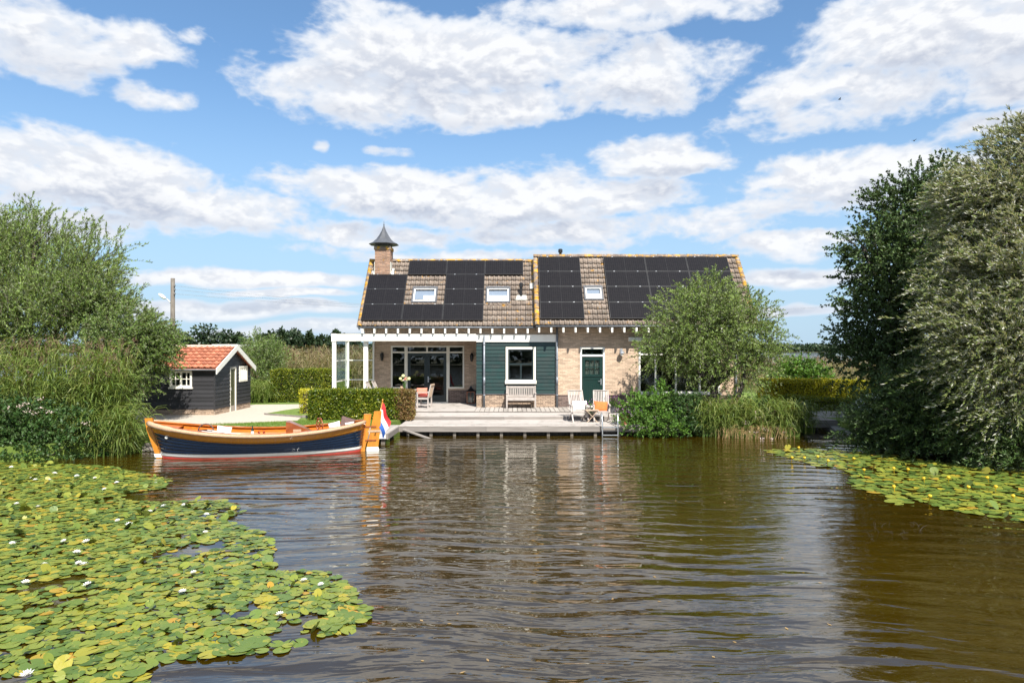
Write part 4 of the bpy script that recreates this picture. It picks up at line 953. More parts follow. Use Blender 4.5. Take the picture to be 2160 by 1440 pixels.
# stem, stern post, rudder
st = MB(); xs0 = -BL/2
stem = [(xs0-.10, 1.11), (xs0+.10, 1.11), (xs0+.16, .75), (xs0+.42, .0), (xs0+.52, -.3), (xs0+.30, -.3), (xs0+.20, .0), (xs0-.05, .80)]
def yprism(poly, h): n = len(poly); return MB().add([(x, -h, z) for x, z in poly]+[(x, h, z) for x, z in poly], [tuple(range(n)), tuple(range(2*n-1, n-1, -1))]+[(i, i+n, (i+1) % n+n, (i+1) % n) for i in range(n)])
yprism(stem, .055).build('stem', m_varn_y, boat, world=False)
yprism([(xs0+.17, .02), (xs0+.45, .02), (xs0+.43, .12), (xs0+.14, .12)], .058).build('stem_stripe', m_white, boat, world=False)
xe = BL/2
yprism([(xe-.06, 1.10), (xe+.16, 1.10), (xe+.08, .5), (xe-.02, .12), (xe-.05, -.3), (xe-.22, -.3), (xe-.18, .12), (xe-.10, .5)], .05).build('stern_post', m_varn_y, boat, world=False)
rd = yprism([(xe+.24, 1.18), (xe+.46, 1.18), (xe+.40, .45), (xe+.36, .12), (xe+.02, .12), (xe+.10, .45)], .045).build('rudder', m_varn_y, boat, world=False)
yprism([(xe+.36, .118), (xe+.38, .03), (xe+.40, -.3), (xe-.02, -.3), (xe+.02, .03), (xe+.02, .118)], .046).build('rudder_stripe', m_white, rd)
yprism([(xe+.05, .56), (xe+.405, .56), (xe+.41, .62), (xe+.06, .62)], .062).build('rudder_band', m_rope, rd)
for z in (.70, .30): yprism([(xe-.02, z), (xe+.30, z), (xe+.30, z+.04), (xe-.02, z+.04)], .065).build('hinge', m_varn_r, rd)
for s_ in (.045,):
    for sd in (-1,):
        p = hp(.085, .62, sd, .0); MB().lathe((p[0], p[1], p[2]), [(.02, -.05), (.05, -.03), (.055, 0), (.03, .05)], 10).build('fairlead', m_white, boat, world=False)
MB().lathe((hp(.35, .2, -1)[0], hp(.35, .22, -1)[1], .33), [(.008, -.01), (.012, 0), (.008, .01)], 6).build('outlet', m_steel, boat, world=False)
# engine box with slanted console and wheel
eb = MB(); ebp = [(.70, .18), (1.42, .18), (1.42, .62), (1.22, .74), (.80, .93), (.70, .93)]
yprism(ebp, .24).build('engine_box', m_varn_r, boat, world=False)
bx(.90, 1.12, -.250, -.241, .58, .72).build('console_panel', m_rope, boat, world=False)
wh = MB().tube([Vector((1.62+.0*k, .20*math.cos(2*math.pi*k/20), .80+.20*math.sin(2*math.pi*k/20))) for k in range(21)], .018, 6, False)
for k in range(6): a = math.pi*k/3; wh.bar((1.62, 0, .80), (1.62, .24*math.cos(a), .80+.24*math.sin(a)), .02, .02)
ro = Matrix.Rotation(R(28), 4, 'Z'); wh.V = [tuple(Matrix.Translation((1.62, 0, 0)) @ ro @ Matrix.Translation((-1.62, 0, 0)) @ Vector(v)) for v in wh.V]
wh.build('steering_wheel', m_varn_r, boat, True, world=False)
bx(-.45, .25, -.26, .26, .50, .53).box(-.13, -.07, -.03, .03, .13, .50).build('table', m_varn, boat, world=False)
# things lying in the boat
BM = Matrix.Translation(boat.location) @ Matrix.Rotation(R(13.2), 4, 'Z')
def inb(x, y, z): return BM @ Vector((x, y, z))
def cushion(name, label, mat, loc, rot, size=(.42, .42, .13), group=None):
    def fn(u, v):
        U, V = 2*u-1, 2*v-1; e = (1-U**4)*(1-V**4); k = 1-.06*(1-abs(U))*(abs(V))
        return U, V, e
    mb = MB()
    for sg in (1, -1):
        mb.grid(lambda u, v: ((lambda q: (q[0]*size[0]/2*(1-.05*(1-q[1]**2)), q[1]*size[1]/2*(1-.05*(1-q[0]**2)), sg*size[2]/2*q[2]**.6))(fn(u, v))), 10, 10)
    o = mb.build(name, mat, None, True); o.location = loc; o.rotation_euler = rot
    return tag(o, label, 'cushion', group)
tg = 'cushions in the boat'
cushion('cushion', 'white cushion leaning beside oars in the boat bow', m_cush_w, inb(-1.02, .12, .66), (R(60), R(12), R(30)), (.40, .36, .13), tg)
cushion('cushion', 'white cushion leaning at the boat stern beside the steering wheel', m_cush_w, inb(2.05, .05, .72), (R(64), R(-14), R(10)), (.34, .33, .12), tg)
cushion('cushion', 'brown and white cushion behind the stern white cushion in the boat', m_cush_b, inb(2.42, .22, .80), (R(66), R(18), R(24)), (.44, .40, .14), tg)
cushion('cushion', 'small pale cushion in front of brown cushion in boat stern', m_cush_w, inb(2.48, .0, .76), (R(58), R(-8), R(14)), (.26, .24, .10), tg)
bk = thing('basket', 'round brown wicker basket lying in the boat bow', 'basket', inb(-1.50, .12, .48))
MB().lathe((0, 0, 0), [(.14, 0), (.20, .06), (.23, .16), (.22, .24), (.19, .24), (.18, .10)], 14).build('body', m_cush_b, bk, True, world=False)
MB().tube([(.22*math.cos(a), 0, .22+.20*math.sin(a)) for a in [math.pi*k/10 for k in range(11)]], .018, 6).build('handle', m_cush_b, bk, True, world=False)
for i in range(2):
    oa = thing('oar', ['white oar lying across the boat bow, blade nearest the bottle', 'white oar lying beneath the other oar in the bow'][i], 'oar', inb(-1.35, .0, .62))
    p, q = inb(-1.55+.1*i, -.15+.25*i, .72)-oa.location, inb(-.28+.08*i, -.72+.12*i, .60)-oa.location
    MB().tube([p, p.lerp(q, .75)], .022, 6).build('shaft', m_paper, oa, True, world=False)
    bl_ = MB(); bl_.bar(p.lerp(q, .76), q, .10, .02); bl_.build('blade', m_paper, oa, world=False)
bt = thing('wine_bottle', 'dark wine bottle with white label on the boat table', 'bottle', inb(-.22, -.12, .53))
MB().lathe((0, 0, 0), [(.030, 0), (.040, .01), (.040, .19), (.016, .25), (.015, .31), (.012, .315)], 12).build('body', m_bottleg, bt, True, world=False)
MB().lathe((0, 0, .06), [(.0405, 0), (.0415, .002), (.0415, .098), (.0405, .10)], 12).build('label', m_paper, bt, world=False)
for i in range(2):
    gl = thing('wine_glass', ['glass of red wine next to the dark bottle in the boat', 'glass of red wine furthest from the bottle in the boat'][i], 'glass', inb(-.04+.13*i, -.14, .53), group='glasses in the boat')
    MB().lathe((0, 0, 0), [(.034, 0), (.006, .008), (.005, .08)], 10).build('stem', m_clear, gl, True, world=False)
    MB().lathe((0, 0, .08), [(.006, 0), (.034, .03), (.037, .055)], 10).build('wine', m_wine, gl, True, world=False)
    MB().lathe((0, 0, .08), [(.008, -.002), (.037, .03), (.040, .056), (.034, .12)], 10).build('bowl', m_clear, gl, True, world=False)
# flag on a sloping staff at the stern
fp0, fp1 = P(791, 918, 20.35), P(807, 846, 20.45)
flag = thing('flag', 'red, white and blue striped flag hanging from its staff at the boat stern', 'flag', fp0)
MB().tube([Vector((0, 0, 0)), fp1-fp0], [.022, .015], 8).build('staff', m_varn_y, flag, True, world=False)
MB().lathe(fp1-fp0, [(.012, 0), (.03, .02), (.02, .05), (.004, .07)], 8).build('finial', m_varn_y, flag, True, world=False)
ax = (fp1-fp0)
def fl_pt(u, v):          # v from 0 at the head to 1 at the foot of the hoist, u along the fly
    h = ax*(.97-.60*v)
    L = .58-.05*v
    x = .03+.17*u*(1-.50*v)+.05*u*u+.022*math.sin(u*7+v*4)
    y = -.05*math.sin(u*5+v*6)-.06*u*(1-v)
    return h+Vector((x*(1 if u > 0 else .0), y*u**.5, -L*u+.05*u*v-.03*math.sin(v*9)*u))
for k, (nm, mt) in enumerate((('red_stripe', m_fred), ('white_stripe', m_fwhite), ('blue_stripe', m_fblue))):
    MB().grid(lambda u, v: fl_pt(u, (k+v)/3), 16, 5).build(nm, mt, flag, True, world=False)

# ================================================================ terrace furniture
def recliner(name, label, loc, rz, group, mat=None, lean=.40, h=.74):
    mat = mat or m_teak; r = thing(name, label, 'chair', loc, rz, group)
    W = .27; b0 = Vector((0, .14, .36)); b1 = Vector((0, .14+lean, .36+h))
    for x in (-W, W):
        q = MB(); q.bar((x, b0.y, b0.z), (x, b1.y, b1.z), .045, .035); q.build('back_stile', mat, r, world=False)
        q = MB(); q.bar((x*1.06, -.44, 0), (x*1.06, .02, .58), .045, .03); q.build('leg', mat, r, world=False)
        q = MB(); q.bar((x*1.0, .50, 0), (x*1.0, -.26, .37), .045, .03); q.build('leg', mat, r, world=False)
        q = MB(); q.bar((x*1.10, -.32, .60), (x*1.10, .28, .62), .06, .025); q.build('armrest', mat, r, world=False)
    q = MB(); q.bar((-W-.02, b1.y, b1.z), (W+.02, b1.y, b1.z), .03, .07, (0, -.6, .8)); q.build('top_rail', mat, r, world=False, bevel=.01)
    q = MB(); q.bar((-W, -.27, .37), (W, -.27, .37), .05, .035); q.build('seat_rail', mat, r, world=False)
    for i in range(8):
        x = -W+.055+i*(2*W-.11)/7
        q = MB(); q.bar((x, b0.y+.01, b0.z), (x, b1.y-.0, b1.z-.02), .036, .014); q.build('back_slat', mat, r, world=False)
    for i in range(6):
        y = -.23+i*.07
        q = MB(); q.bar((-W, y, .385), (W, y, .385), .05, .014); q.build('seat_slat', mat, r, world=False)
    return r
gc = 'reclining chairs on the lower deck'
recliner('garden_chair', 'grey slatted folding chair with a dotted cushion on the lower deck', (2.46, 25.36, .36), R(8), gc)
recliner('garden_chair', 'grey slatted folding chair with an orange cushion on the lower deck', (3.32, 25.30, .36), R(-4), gc)
cushion('cushion', 'white cushion with dark dots on the left reclining chair', m_cush_d, (2.52, 25.42, .36+.56), (R(68), 0, R(6)), (.56, .40, .16), 'cushions on the deck chairs')
cushion('cushion', 'plain orange cushion on the right reclining chair', m_cush_o, (3.29, 25.36, .36+.54), (R(66), R(4), R(-2)), (.52, .42, .15), 'cushions on the deck chairs')
tb = thing('folding_table', 'small brown folding table between the two reclining chairs', 'table', (2.93, 25.02, .36))
for i in range(5): bx(-.24, .24, -.20+i*.085, -.20+i*.085+.07, .43, .45).build('slat', m_teak_w, tb, world=False)
for y in (-.17, .17):
    for s_ in (1, -1): q = MB(); q.bar((-.20*s_, y+.012*s_, 0), (.20*s_, y+.012*s_, .43), .03, .02); q.build('leg', m_teak_w, tb, world=False)
# bench under the window of the boarded front
bn_ = thing('bench', 'grey slatted teak bench against the dark green boarded wall', 'bench', (.385, 28.93, ZP))
for x in (-.60, .60):
    bx(x-.03, x+.03, -.27, -.21, 0, .62).build('leg', m_teak, bn_, world=False); bx(x-.03, x+.03, .16, .22, 0, .93).build('leg', m_teak, bn_, world=False)
    bx(x-.035, x+.035, -.30, .16, .62, .65).build('armrest', m_teak, bn_, world=False); bx(x-.02, x+.02, -.21, .16, .36, .42).build('side_rail', m_teak, bn_, world=False)
bx(-.57, .57, .165, .215, .82, .91).build('top_rail', m_teak, bn_, world=False, bevel=.01); bx(-.57, .57, .17, .21, .47, .52).build('lower_rail', m_teak, bn_, world=False)
bx(-.57, .57, -.26, -.22, .33, .43).build('front_rail', m_teak, bn_, world=False)
for i in range(15): x = -.54+i*1.08/14; bx(x-.022, x+.022, .18, .20, .52, .82).build('back_slat', m_teak, bn_, world=False)
for i in range(6): bx(-.57, .57, -.25+i*.068, -.25+i*.068+.056, .43, .45).build('seat_slat', m_teak, bn_, world=False)
# steel ladder into the water
ld = thing('ladder', 'steel swimming ladder at the deck edge near the round shrub', 'ladder', (3.40, 23.62, 0))
for x in (-.27, .27):
    MB().tube([(x, .55, .36), (x, .50, .70), (x, .25, .80), (x, .08, .72), (x, .02, .40), (x, 0, -.9)], .024, 8).build('rail', m_alu, ld, True, world=False)
for z in (-.25, .06, .33): bx(-.25, .25, -.04, .04, z-.015, z+.015).build('rung', m_alu, ld, world=False)
# flower pots
def flower_pot(label, x, y, z, r, mat, pet, n, hgt, kind='flower_pot'):
    o = thing(kind, label, 'flower pot', (x, y, z), group='potted flowers on the terrace')
    MB().lathe((0, 0, 0), [(r*.7, 0), (r, r*1.5), (r*1.08, r*1.5), (r*1.08, r*1.7), (r*.9, r*1.7), (r*.85, r*1.5)], 14).build('pot', mat, o, world=False)
    return o, r*1.6, n, hgt, pet
POTS = [flower_pot('pot of purple flowers behind the chair with orange cushion', 4.02, 27.3, .49, .16, m_greypot, m_petal_v, 90, .38),
        flower_pot('pot of purple flowers between the reclining chairs', 2.98, 25.62, .36, .14, m_greypot, m_petal_v, 70, .42),
        flower_pot('low pot of pale purple flowers beside the ladder', 4.0, 24.3, .36, .15, m_terracotta, m_petal_v, 80, .32),
        flower_pot('terracotta pot of pink flowers at the shrub edge', 4.3, 25.7, .36, .13, m_terracotta, m_petal_p, 50, .38)]
# dining set in the porch
dt = thing('dining_table', 'grey wooden garden dining table behind the front hedge', 'table', (-4.95, 29.5, ZP+.002))
for i in range(7): bx(-.80, .80, -.45+i*.13, -.45+i*.13+.122, .70, .735).build('slat', m_teak, dt, world=False)
for x in (-.7, .7):
    for y in (-.36, .36): bx(x-.04, x+.04, y-.04, y+.04, 0, .70).build('leg', m_teak, dt, world=False)
bx(-.7, .7, -.38, -.35, .60, .70).build('apron', m_teak, dt, world=False)
gd = 'chairs around the dining table'
recliner('garden_chair', 'pale slatted chair at the near left of the dining table', (-5.72, 29.15, ZP+.002), R(90), gd, lean=.34, h=.72)
recliner('garden_chair', 'pale slatted chair at the far left of the dining table', (-5.60, 29.9, ZP+.002), R(90), gd, lean=.34, h=.72)
def armchair(label, loc, rz, group):
    r = thing('armchair', label, 'chair', loc, rz, group)
    for x in (-.28, .28):
        bx(x-.025, x+.025, -.27, -.22, 0, .64).build('leg', m_teak, r, world=False)
        q = MB(); q.bar((x, .22, 0), (x, .22, .45), .05, .05); q.bar((x, .22, .45), (x, .34, .98), .05, .04); q.build('leg', m_teak, r, world=False)
        bx(x-.035, x+.035, -.30, .24, .64, .668).build('armrest', m_teak, r, world=False); bx(x-.018, x+.018, -.22, .20, .36, .42).build('side_rail', m_teak, r, world=False)
        bx(x-.015, x+.015, -.22, .20, .12, .16).build('stretcher', m_teak, r, world=False)
    q = MB(); q.bar((-.30, .345, .97), (.30, .345, .97), .03, .08); q.build('top_rail', m_teak_w, r, world=False, bevel=.01)
    for i in range(7): x = -.21+i*.07; q = MB(); q.bar((x, .235, .45), (x, .34, .95), .035, .014); q.build('back_slat', m_teak_w, r, world=False)
    for i in range(6): bx(-.26, .26, -.25+i*.08, -.25+i*.08+.066, .42, .44).build('seat_slat', m_teak, r, world=False)
    return r
armchair('pale wooden armchair with red seat cushion at the right of the dining table', (-3.72, 29.1, ZP+.002), R(-98), gd)
cushion('cushion', 'red seat cushion on the armchair beside the dining table', m_cush_r, (-3.74, 29.1, ZP+.50), (0, 0, R(-8)), (.46, .48, .10), 'armchair cushions')
cushion('cushion', 'coral cushion leaning on the armchair back by the dining table', m_cush_c, (-3.86, 29.28, ZP+.68), (R(80), 0, R(12)), (.46, .30, .13), 'armchair cushions')
ty = thing('tray', 'dark tray under the vase on the dining table', 'tray', (-4.66, 29.45, ZP+.738))
bx(-.20, .20, -.13, .13, 0, .015).box(-.20, .20, -.13, -.115, .015, .05).box(-.20, .20, .115, .13, .015, .05).box(-.20, -.185, -.115, .115, .015, .05).box(.185, .20, -.115, .115, .015, .05).build('board', m_blackmetal, ty, world=False)
vs_ = thing('vase', 'glass vase of cream and orange flowers on the dining table', 'vase', (-4.64, 29.45, ZP+.755))
MB().lathe((0, 0, 0), [(.06, 0), (.075, .03), (.07, .16), (.055, .24), (.075, .28)], 14).build('vessel', m_clear, vs_, True, world=False)
MB().lathe((-.13, 0, 0), [(.05, 0), (.06, .03), (.06, .10), (.05, .13)], 12).build('cup', m_rope, vs_, True, world=False)
for i, (x, z, mt, r) in enumerate([(-.17, .46, m_petal_c, .075), (-.06, .58, m_petal_c, .085), (.20, .46, m_petal_c, .085), (.03, .44, m_cush_c, .06), (.07, .50, m_rope, .06), (-.04, .40, m_petal_p, .05), (.12, .40, m_petal_c, .05), (-.12, .37, m_petal_c, .04)]):
    y = .05*math.sin(i*2.1)
    fb = MB()
    for k in range(26):
        a = k*2.4; el = math.asin(1-1.6*k/26); d = Vector((math.cos(a)*math.cos(el), math.sin(a)*math.cos(el), math.sin(el))); t_ = d.cross(Vector((.3, .2, .9))).normalized(); u_ = d.cross(t_)
        c = Vector((x, y, z))+d*r*.75; fb.add([c-t_*r*.4, c+u_*r*.35+d*r*.2, c+t_*r*.4, c-u_*r*.35+d*r*.1], [(0, 1, 2, 3)])
    fb.build('flower', mt, vs_, world=False); MB().tube([(x*.1, y*.1, .03), (x*.4, y*.4, .28), (x, y, z)], .006, 5).build('stalk', m_bush, vs_, world=False)
# big lantern on the porch floor
bl = thing('floor_lantern', 'tall black floor lantern standing right of the french doors', 'lantern', (-1.88, 31.25, ZP+.002))
lb = MB().box(-.19, .19, -.19, .19, 0, .05).box(-.19, .19, -.19, .19, .52, .56)
for x in (-.17, .17):
    for y in (-.17, .17): lb.box(x-.02, x+.02, y-.02, y+.02, .05, .52)
lb.box(-.012, .012, -.18, -.16, .05, .52)
lb.build('body', m_varn_r, bl, world=False); MB().lathe((0, 0, .56), [(.27, 0), (.08, .16), (.07, .20), (.05, .24)], 4, True).build('lid', m_blackmetal, bl, world=False)
MB().lathe((0, 0, .05), [(.05, 0), (.05, .2)], 10).build('candle', m_paper, bl, world=False)
for a, b_, c, d in ((-.15, .15, -.172, -.168), (-.15, .15, .168, .172)): bx(a, b_, c, d, .05, .52).build('pane', m_clear, bl, world=False)
# odds and ends
po = MB(); po.tube([(-14.9, 25.6, .3), (-14.9, 25.6, 1.15)], [.16, .15], 10); tag(po.build('mooring_post', m_dbark), 'short dark wooden post at the gravel edge left of the shed', 'post')
cab = thing('houseboat', 'low dark houseboat with flat white roof edge behind the shed', 'houseboat', (-18.2, 44, .2))
c0, c1 = P(466, 730, 44), P(509, 730, 44)
bx(c0.x, c1.x, 43.2, 46, .2, 3.2).build('cabin', m_lead, cab); bx(c0.x-.15, c1.x+.15, 43.0, 46.2, 3.2, 3.36).build('roof', m_white, cab); bx(c0.x+.2, c1.x-.2, 43.15, 43.19, 2.2, 2.9).build('window', m_glass, cab)
wc = MB()          # upturned dinghy under a white cover
cc = P(1822, 832, 26.5)
wc.grid(lambda u, v: (cc.x-.35+1.9*u, cc.y+.9*(v-.5)*math.sin(math.pi*(.12+.85*u))**.5*2*.8, ZG+.02+.95*math.sin(math.pi*v)**.6*(math.sin(math.pi*(.10+.80*u))**.5)), 14, 10)
m_cover = M('white_cover', (.66, .74, .70), (.58, .66, .62), 2, .5, .01, 4)
tag(wc.build('white_cover', m_cover, None, True), 'rounded white cover seen between yellow hedge and dark willow', 'cover')
for i, (px_, py_2) in enumerate(((1771, 210), (1928, 297))):
    b_ = thing('bird', ['tiny dark bird high above the right end of the roof', 'tiny dark bird in the sky left of the tall willow'][i], 'bird', P(px_, py_2, 70), R(30*i), 'birds in the sky')
    MB().tube([(-.16, 0, 0), (-.08, 0, .01), (.08, 0, 0), (.17, 0, .02)], [.01, .05, .045, .005], 8).build('body', m_blackmetal, b_, True, world=False)
    for s_ in (1, -1): MB().add([(-.06, 0, .01), (.07, 0, .01), (.0, .30*s_, .10), (-.08, .26*s_, .09)], [(0, 1, 2, 3)]).build('wing', m_blackmetal, b_, world=False)
# ================================================================ vegetation
def unit(v): return v/np.maximum(np.linalg.norm(v, axis=-1, keepdims=True), 1e-9)
def leaf_quads(pos, d, length, width, nrm=None, fold=.0, bend=.0):
    """one diamond-shaped leaf per point; returns V, F"""
    n = len(pos); d = unit(d)
    if nrm is None: nrm = unit(NG.normal(size=(n, 3))+np.array([0, -.2, .9]))
    s = unit(np.cross(d, nrm)); u = np.cross(s, d)
    L = (length*NG.uniform(.7, 1.25, n))[:, None]; W = (width*NG.uniform(.75, 1.2, n))[:, None]
    V = np.empty((n, 4, 3)); V[:, 0] = pos; V[:, 1] = pos+d*L*.45+s*W*.5+u*W*fold; V[:, 2] = pos+d*L-np.array([0, 0, 1])*L*bend; V[:, 3] = pos+d*L*.45-s*W*.5+u*W*fold
    return V.reshape(-1, 3), np.arange(n*4).reshape(n, 4)
def bn_noise(p, f=1.0, seed=0):
    r = np.random.default_rng(seed); o = np.zeros(len(p))
    for k in range(6):
        w_ = r.normal(size=3)*f*(1+.55*k); o += np.sin(p@w_+r.uniform(0, 6.3))/(1+.4*k)
    return o/3.0
def bl(px, py, d, r, ry=None, rd=None):
    """an ellipsoid of crown given by where it is seen, how far off, and its half sizes in photo pixels"""
    c = P(px, py, d); k = d/FPX; return (np.array(c), np.array([r*k, (rd or r)*k, (ry or r)*k]))
def in_blobs(blobs, n, shell=.45, gap=.25, seed=1, f=1.5, zmin=None):
    w_ = np.array([b[1][0]*b[1][2] for b in blobs]); w_ = w_/w_.sum()
    out = []; tot = 0
    while tot < n:
        i = NG.choice(len(blobs), n, p=w_); c = np.array([b[0] for b in blobs])[i]; r = np.array([b[1] for b in blobs])[i]
        v = unit(NG.normal(size=(n, 3))); rad = NG.uniform(0, 1, n)**shell
        lump = 1+.16*bn_noise(v*2.2+c*.3, 1.5, seed+5)
        p = c+v*r*(rad*lump)[:, None]
        k = bn_noise(p, f, seed) > -gap-.55*NG.uniform(0, 1, n)
        if zmin is not None: k &= p[:, 2] > zmin
        out.append(np.concatenate([p, v], 1)[k]); tot += k.sum()
    return np.concatenate(out)[:n]
def crown(name, blobs, mat, parent, twigs, per, tw_len, leaf, up=.5, out=.7, wind=(0, 0, 0), droop=.3, spread=.7, hang=0.0, shell=.45, gap=.25, seed=1, f=1.5, zmin=.15, stems=None):
    q = in_blobs(blobs, twigs, shell, gap, seed, f, zmin); p, v = q[:, :3], q[:, 3:]
    d = unit(v*out+np.array([0, 0, up])+np.array(wind)+NG.normal(size=(twigs, 3))*.35)
    L = tw_len*NG.uniform(.6, 1.3, twigs)
    t = NG.uniform(0, 1, (twigs, per)); pos = p[:, None]+d[:, None]*(t*L[:, None])[..., None]
    pos[..., 2] -= droop*(t**2)*L[:, None]
    pos = pos.reshape(-1, 3); dd = np.repeat(d, per, 0)
    ld = unit(dd*.75+NG.normal(size=pos.shape)*spread+np.array(wind)*.8+np.array([0, 0, -hang]))
    k = pos[:, 2] > zmin; V, F = leaf_quads(pos[k], ld[k], leaf[0], leaf[1], fold=.12)
    o = link(name, np_mesh(name, V, F, mat), parent)
    if stems:
        tb_ = MB(); 
        for i in range(min(stems[1], twigs)):
            tb_.tube([p[i]-d[i]*L[i]*.35, p[i]+d[i]*L[i]*.5, p[i]+d[i]*L[i]*.95-np.array([0, 0, droop*.9*L[i]])], [.012, .008, .003], 3, False)
        stuff(tb_.build('twigs', stems[0], parent))
    return o
def limbs(parent, base, fork, blobs, mat, r0=.18, sub=5, seed=0, name='trunk', n=9):
    rr = random.Random(seed); mb = MB(); base, fork = Vector(base), Vector(fork)
    mid = base.lerp(fork, .5)+Vector((rr.uniform(-.12, .12), rr.uniform(-.1, .1), 0))
    mb.tube([base-Vector((0, 0, .3)), base, mid, fork], [r0*1.5, r0*1.15, r0*.95, r0*.85], n)
    for c, r in blobs:
        c = Vector(c); m_ = fork.lerp(c, .5)+Vector((rr.uniform(-.3, .3), rr.uniform(-.2, .2), rr.uniform(.0, .35)))
        mb.tube([fork-Vector((0, 0, .1)), m_, c], [r0*.6, r0*.36, r0*.16], 6)
        for k in range(sub):
            e = c+Vector((rr.uniform(-1, 1)*r[0], rr.uniform(-1, 1)*r[1], rr.uniform(-.4, 1)*r[2]))*.85
            s_ = m_.lerp(c, rr.uniform(.2, 1)); mb.tube([s_, s_.lerp(e, .5)+Vector((0, 0, .15)), e], [r0*.16, r0*.10, .012], 4, False)
    return mb.build(name, mat, parent, True)
def tree(name, label, cat, base, fork, blobs, barkm, r0, group=None, sub=5, seed=0):
    t_ = thing(name, label, cat, base, 0, group); limbs(t_, base, fork, blobs, barkm, r0, sub, seed); return t_

# --- left: tall white willow, and a sallow leaning over the shed
gl_ = 'willows on the left bank'
B = [bl(70, 590, 26.5, 130, 110), bl(75, 505, 26.5, 56, 52), bl(185, 570, 26, 68, 72), bl(-40, 580, 26, 130, 120), bl(150, 660, 25.5, 130, 90), bl(-10, 700, 25.5, 120, 110), bl(0, 520, 27, 55, 60), bl(190, 650, 25, 55, 55)]
tw = tree('willow_tree', 'tall grey-green willow at the far left rising above the reeds', 'tree', (-19.0, 26.3, ZG), (-18.6, 26.3, 1.9), B, m_bark, .24, gl_, 5, 3)
crown('crown', B, m_willow, tw, 3300, 42, 1.15, (.135, .030), up=.8, out=.45, droop=.22, spread=.36, shell=.5, gap=.0, f=2.0, seed=2, wind=(.15, 0, 0), stems=(m_bark, 240))
B = [bl(290, 712, 24.6, 58, 48), bl(338, 742, 24.2, 32, 38), bl(270, 720, 24.4, 80, 80), bl(288, 785, 24, 44, 50), bl(190, 660, 25, 50, 55), bl(352, 715, 24.6, 26, 18), bl(258, 830, 23.6, 36, 36)]
tw = tree('sallow_tree', 'bushy green sallow leaning over the left end of the shed', 'tree', (-14.4, 24.4, ZG), (-14.1, 24.4, 1.3), B, m_bark, .14, gl_, 5, 4)
crown('crown', B, m_sally, tw, 2400, 30, .52, (.092, .037), up=.45, out=.8, droop=.25, spread=.7, shell=.55, gap=.2, seed=4, wind=(.12, 0, 0), stems=(m_bark, 200))

# --- small willow before the right wing
B = [bl(1490, 690, 26, 110, 85), bl(1430, 700, 26, 75, 70), bl(1570, 690, 26.2, 72, 75), bl(1455, 755, 25.8, 66, 42), bl(1560, 770, 26, 75, 50), bl(1490, 625, 26, 60, 40), bl(1610, 730, 26.2, 40, 45), bl(1385, 740, 25.8, 36, 30), bl(1500, 785, 25.6, 30, 22)]
tw = tree('willow_tree', 'small round willow standing before the right end of the cottage', 'tree', (7.6, 25.7, ZG), (7.6, 25.7, 1.7), B, m_dbark, .17, 'willows by the cottage', 5, 6)
crown('crown', B, m_willow, tw, 2500, 31, .66, (.098, .032), up=.35, out=.85, droop=.30, spread=.7, shell=.5, gap=-.05, f=2.2, seed=6, wind=(-.05, 0, 0), stems=(m_bark, 200))
fb = MB(); fb.tube([(8.35, 25.9, .2), (8.55, 25.9, 1.1), (8.9, 26, 2.2)], [.12, .10, .07], 8); fb.build('limb', m_dbark, tw, True)

# --- right: dark alder and the big silvery willow in front of it
B = [bl(1880, 560, 24, 95, 85), bl(1850, 660, 23.8, 85, 75), bl(1960, 500, 24.5, 115, 95), bl(1930, 640, 23.5, 120, 110), bl(1840, 755, 23.5, 75, 60), bl(1930, 780, 23, 110, 90), bl(1905, 440, 25, 75, 62), bl(1970, 410, 25.2, 80, 66), bl(2010, 560, 24, 110, 120), bl(1785, 725, 23.8, 34, 22), bl(1820, 520, 24.3, 42, 45)]
tw = tree('alder_tree', 'dark green alder behind the silvery willow on the right bank', 'tree', (13.6, 23.6, ZG), (13.5, 23.6, 2.0), B, m_dbark, .2, 'trees on the right bank', 5, 8)
crown('crown', B, m_dark, tw, 4000, 30, .62, (.100, .066), up=.25, out=.85, droop=.15, spread=.8, shell=.5, gap=.15, f=1.8, seed=8, stems=(m_dbark, 160))
B = [bl(2125, 430, 19, 105, 100), bl(2075, 490, 19.5, 75, 80), bl(2180, 350, 19, 90, 95), bl(2150, 590, 18.2, 150, 120), bl(2065, 600, 19, 80, 85), bl(2090, 720, 18, 120, 110), bl(2040, 440, 20, 45, 60), bl(2210, 750, 17.4, 110, 130), bl(2065, 720, 19, 62, 75), bl(2260, 520, 18.5, 130, 150), bl(2120, 850, 17.6, 60, 70), bl(2075, 365, 19.5, 45, 50)]
tw = tree('willow_tree', 'tall silvery willow filling the right edge, its leaves blown pale', 'tree', (14.8, 18.9, ZG), (14.7, 18.9, 2.3), B, m_bark, .3, 'trees on the right bank', 5, 9)
crown('crown', B, m_willow_s, tw, 4800, 42, 1.0, (.135, .030), up=.28, out=.5, wind=(-.42, -.05, .05), droop=.38, spread=.32, hang=.15, shell=.5, gap=.0, f=1.9, seed=9, stems=(m_bark, 240))
B = [bl(1890, 880, 20.5, 85, 60), bl(1830, 930, 20.4, 50, 36), bl(1980, 900, 19.2, 85, 65), bl(2080, 930, 18, 80, 60), bl(1960, 830, 20, 90, 60), bl(2170, 960, 17, 60, 40), bl(1905, 945, 19.8, 70, 28)]
tw = tree('willow_shrub', 'dark low willow scrub hanging over the lily pads on the right', 'shrub', (13.2, 20.3, ZG), (13.0, 20.2, .9), B, m_dbark, .1, None, 4, 10)
crown('crown', B, m_dark, tw, 2400, 28, .62, (.12, .032), up=.25, out=.8, droop=.35, spread=.55, shell=.5, gap=.25, seed=10, wind=(-.2, -.1, 0), zmin=.05, stems=(m_dbark, 120))

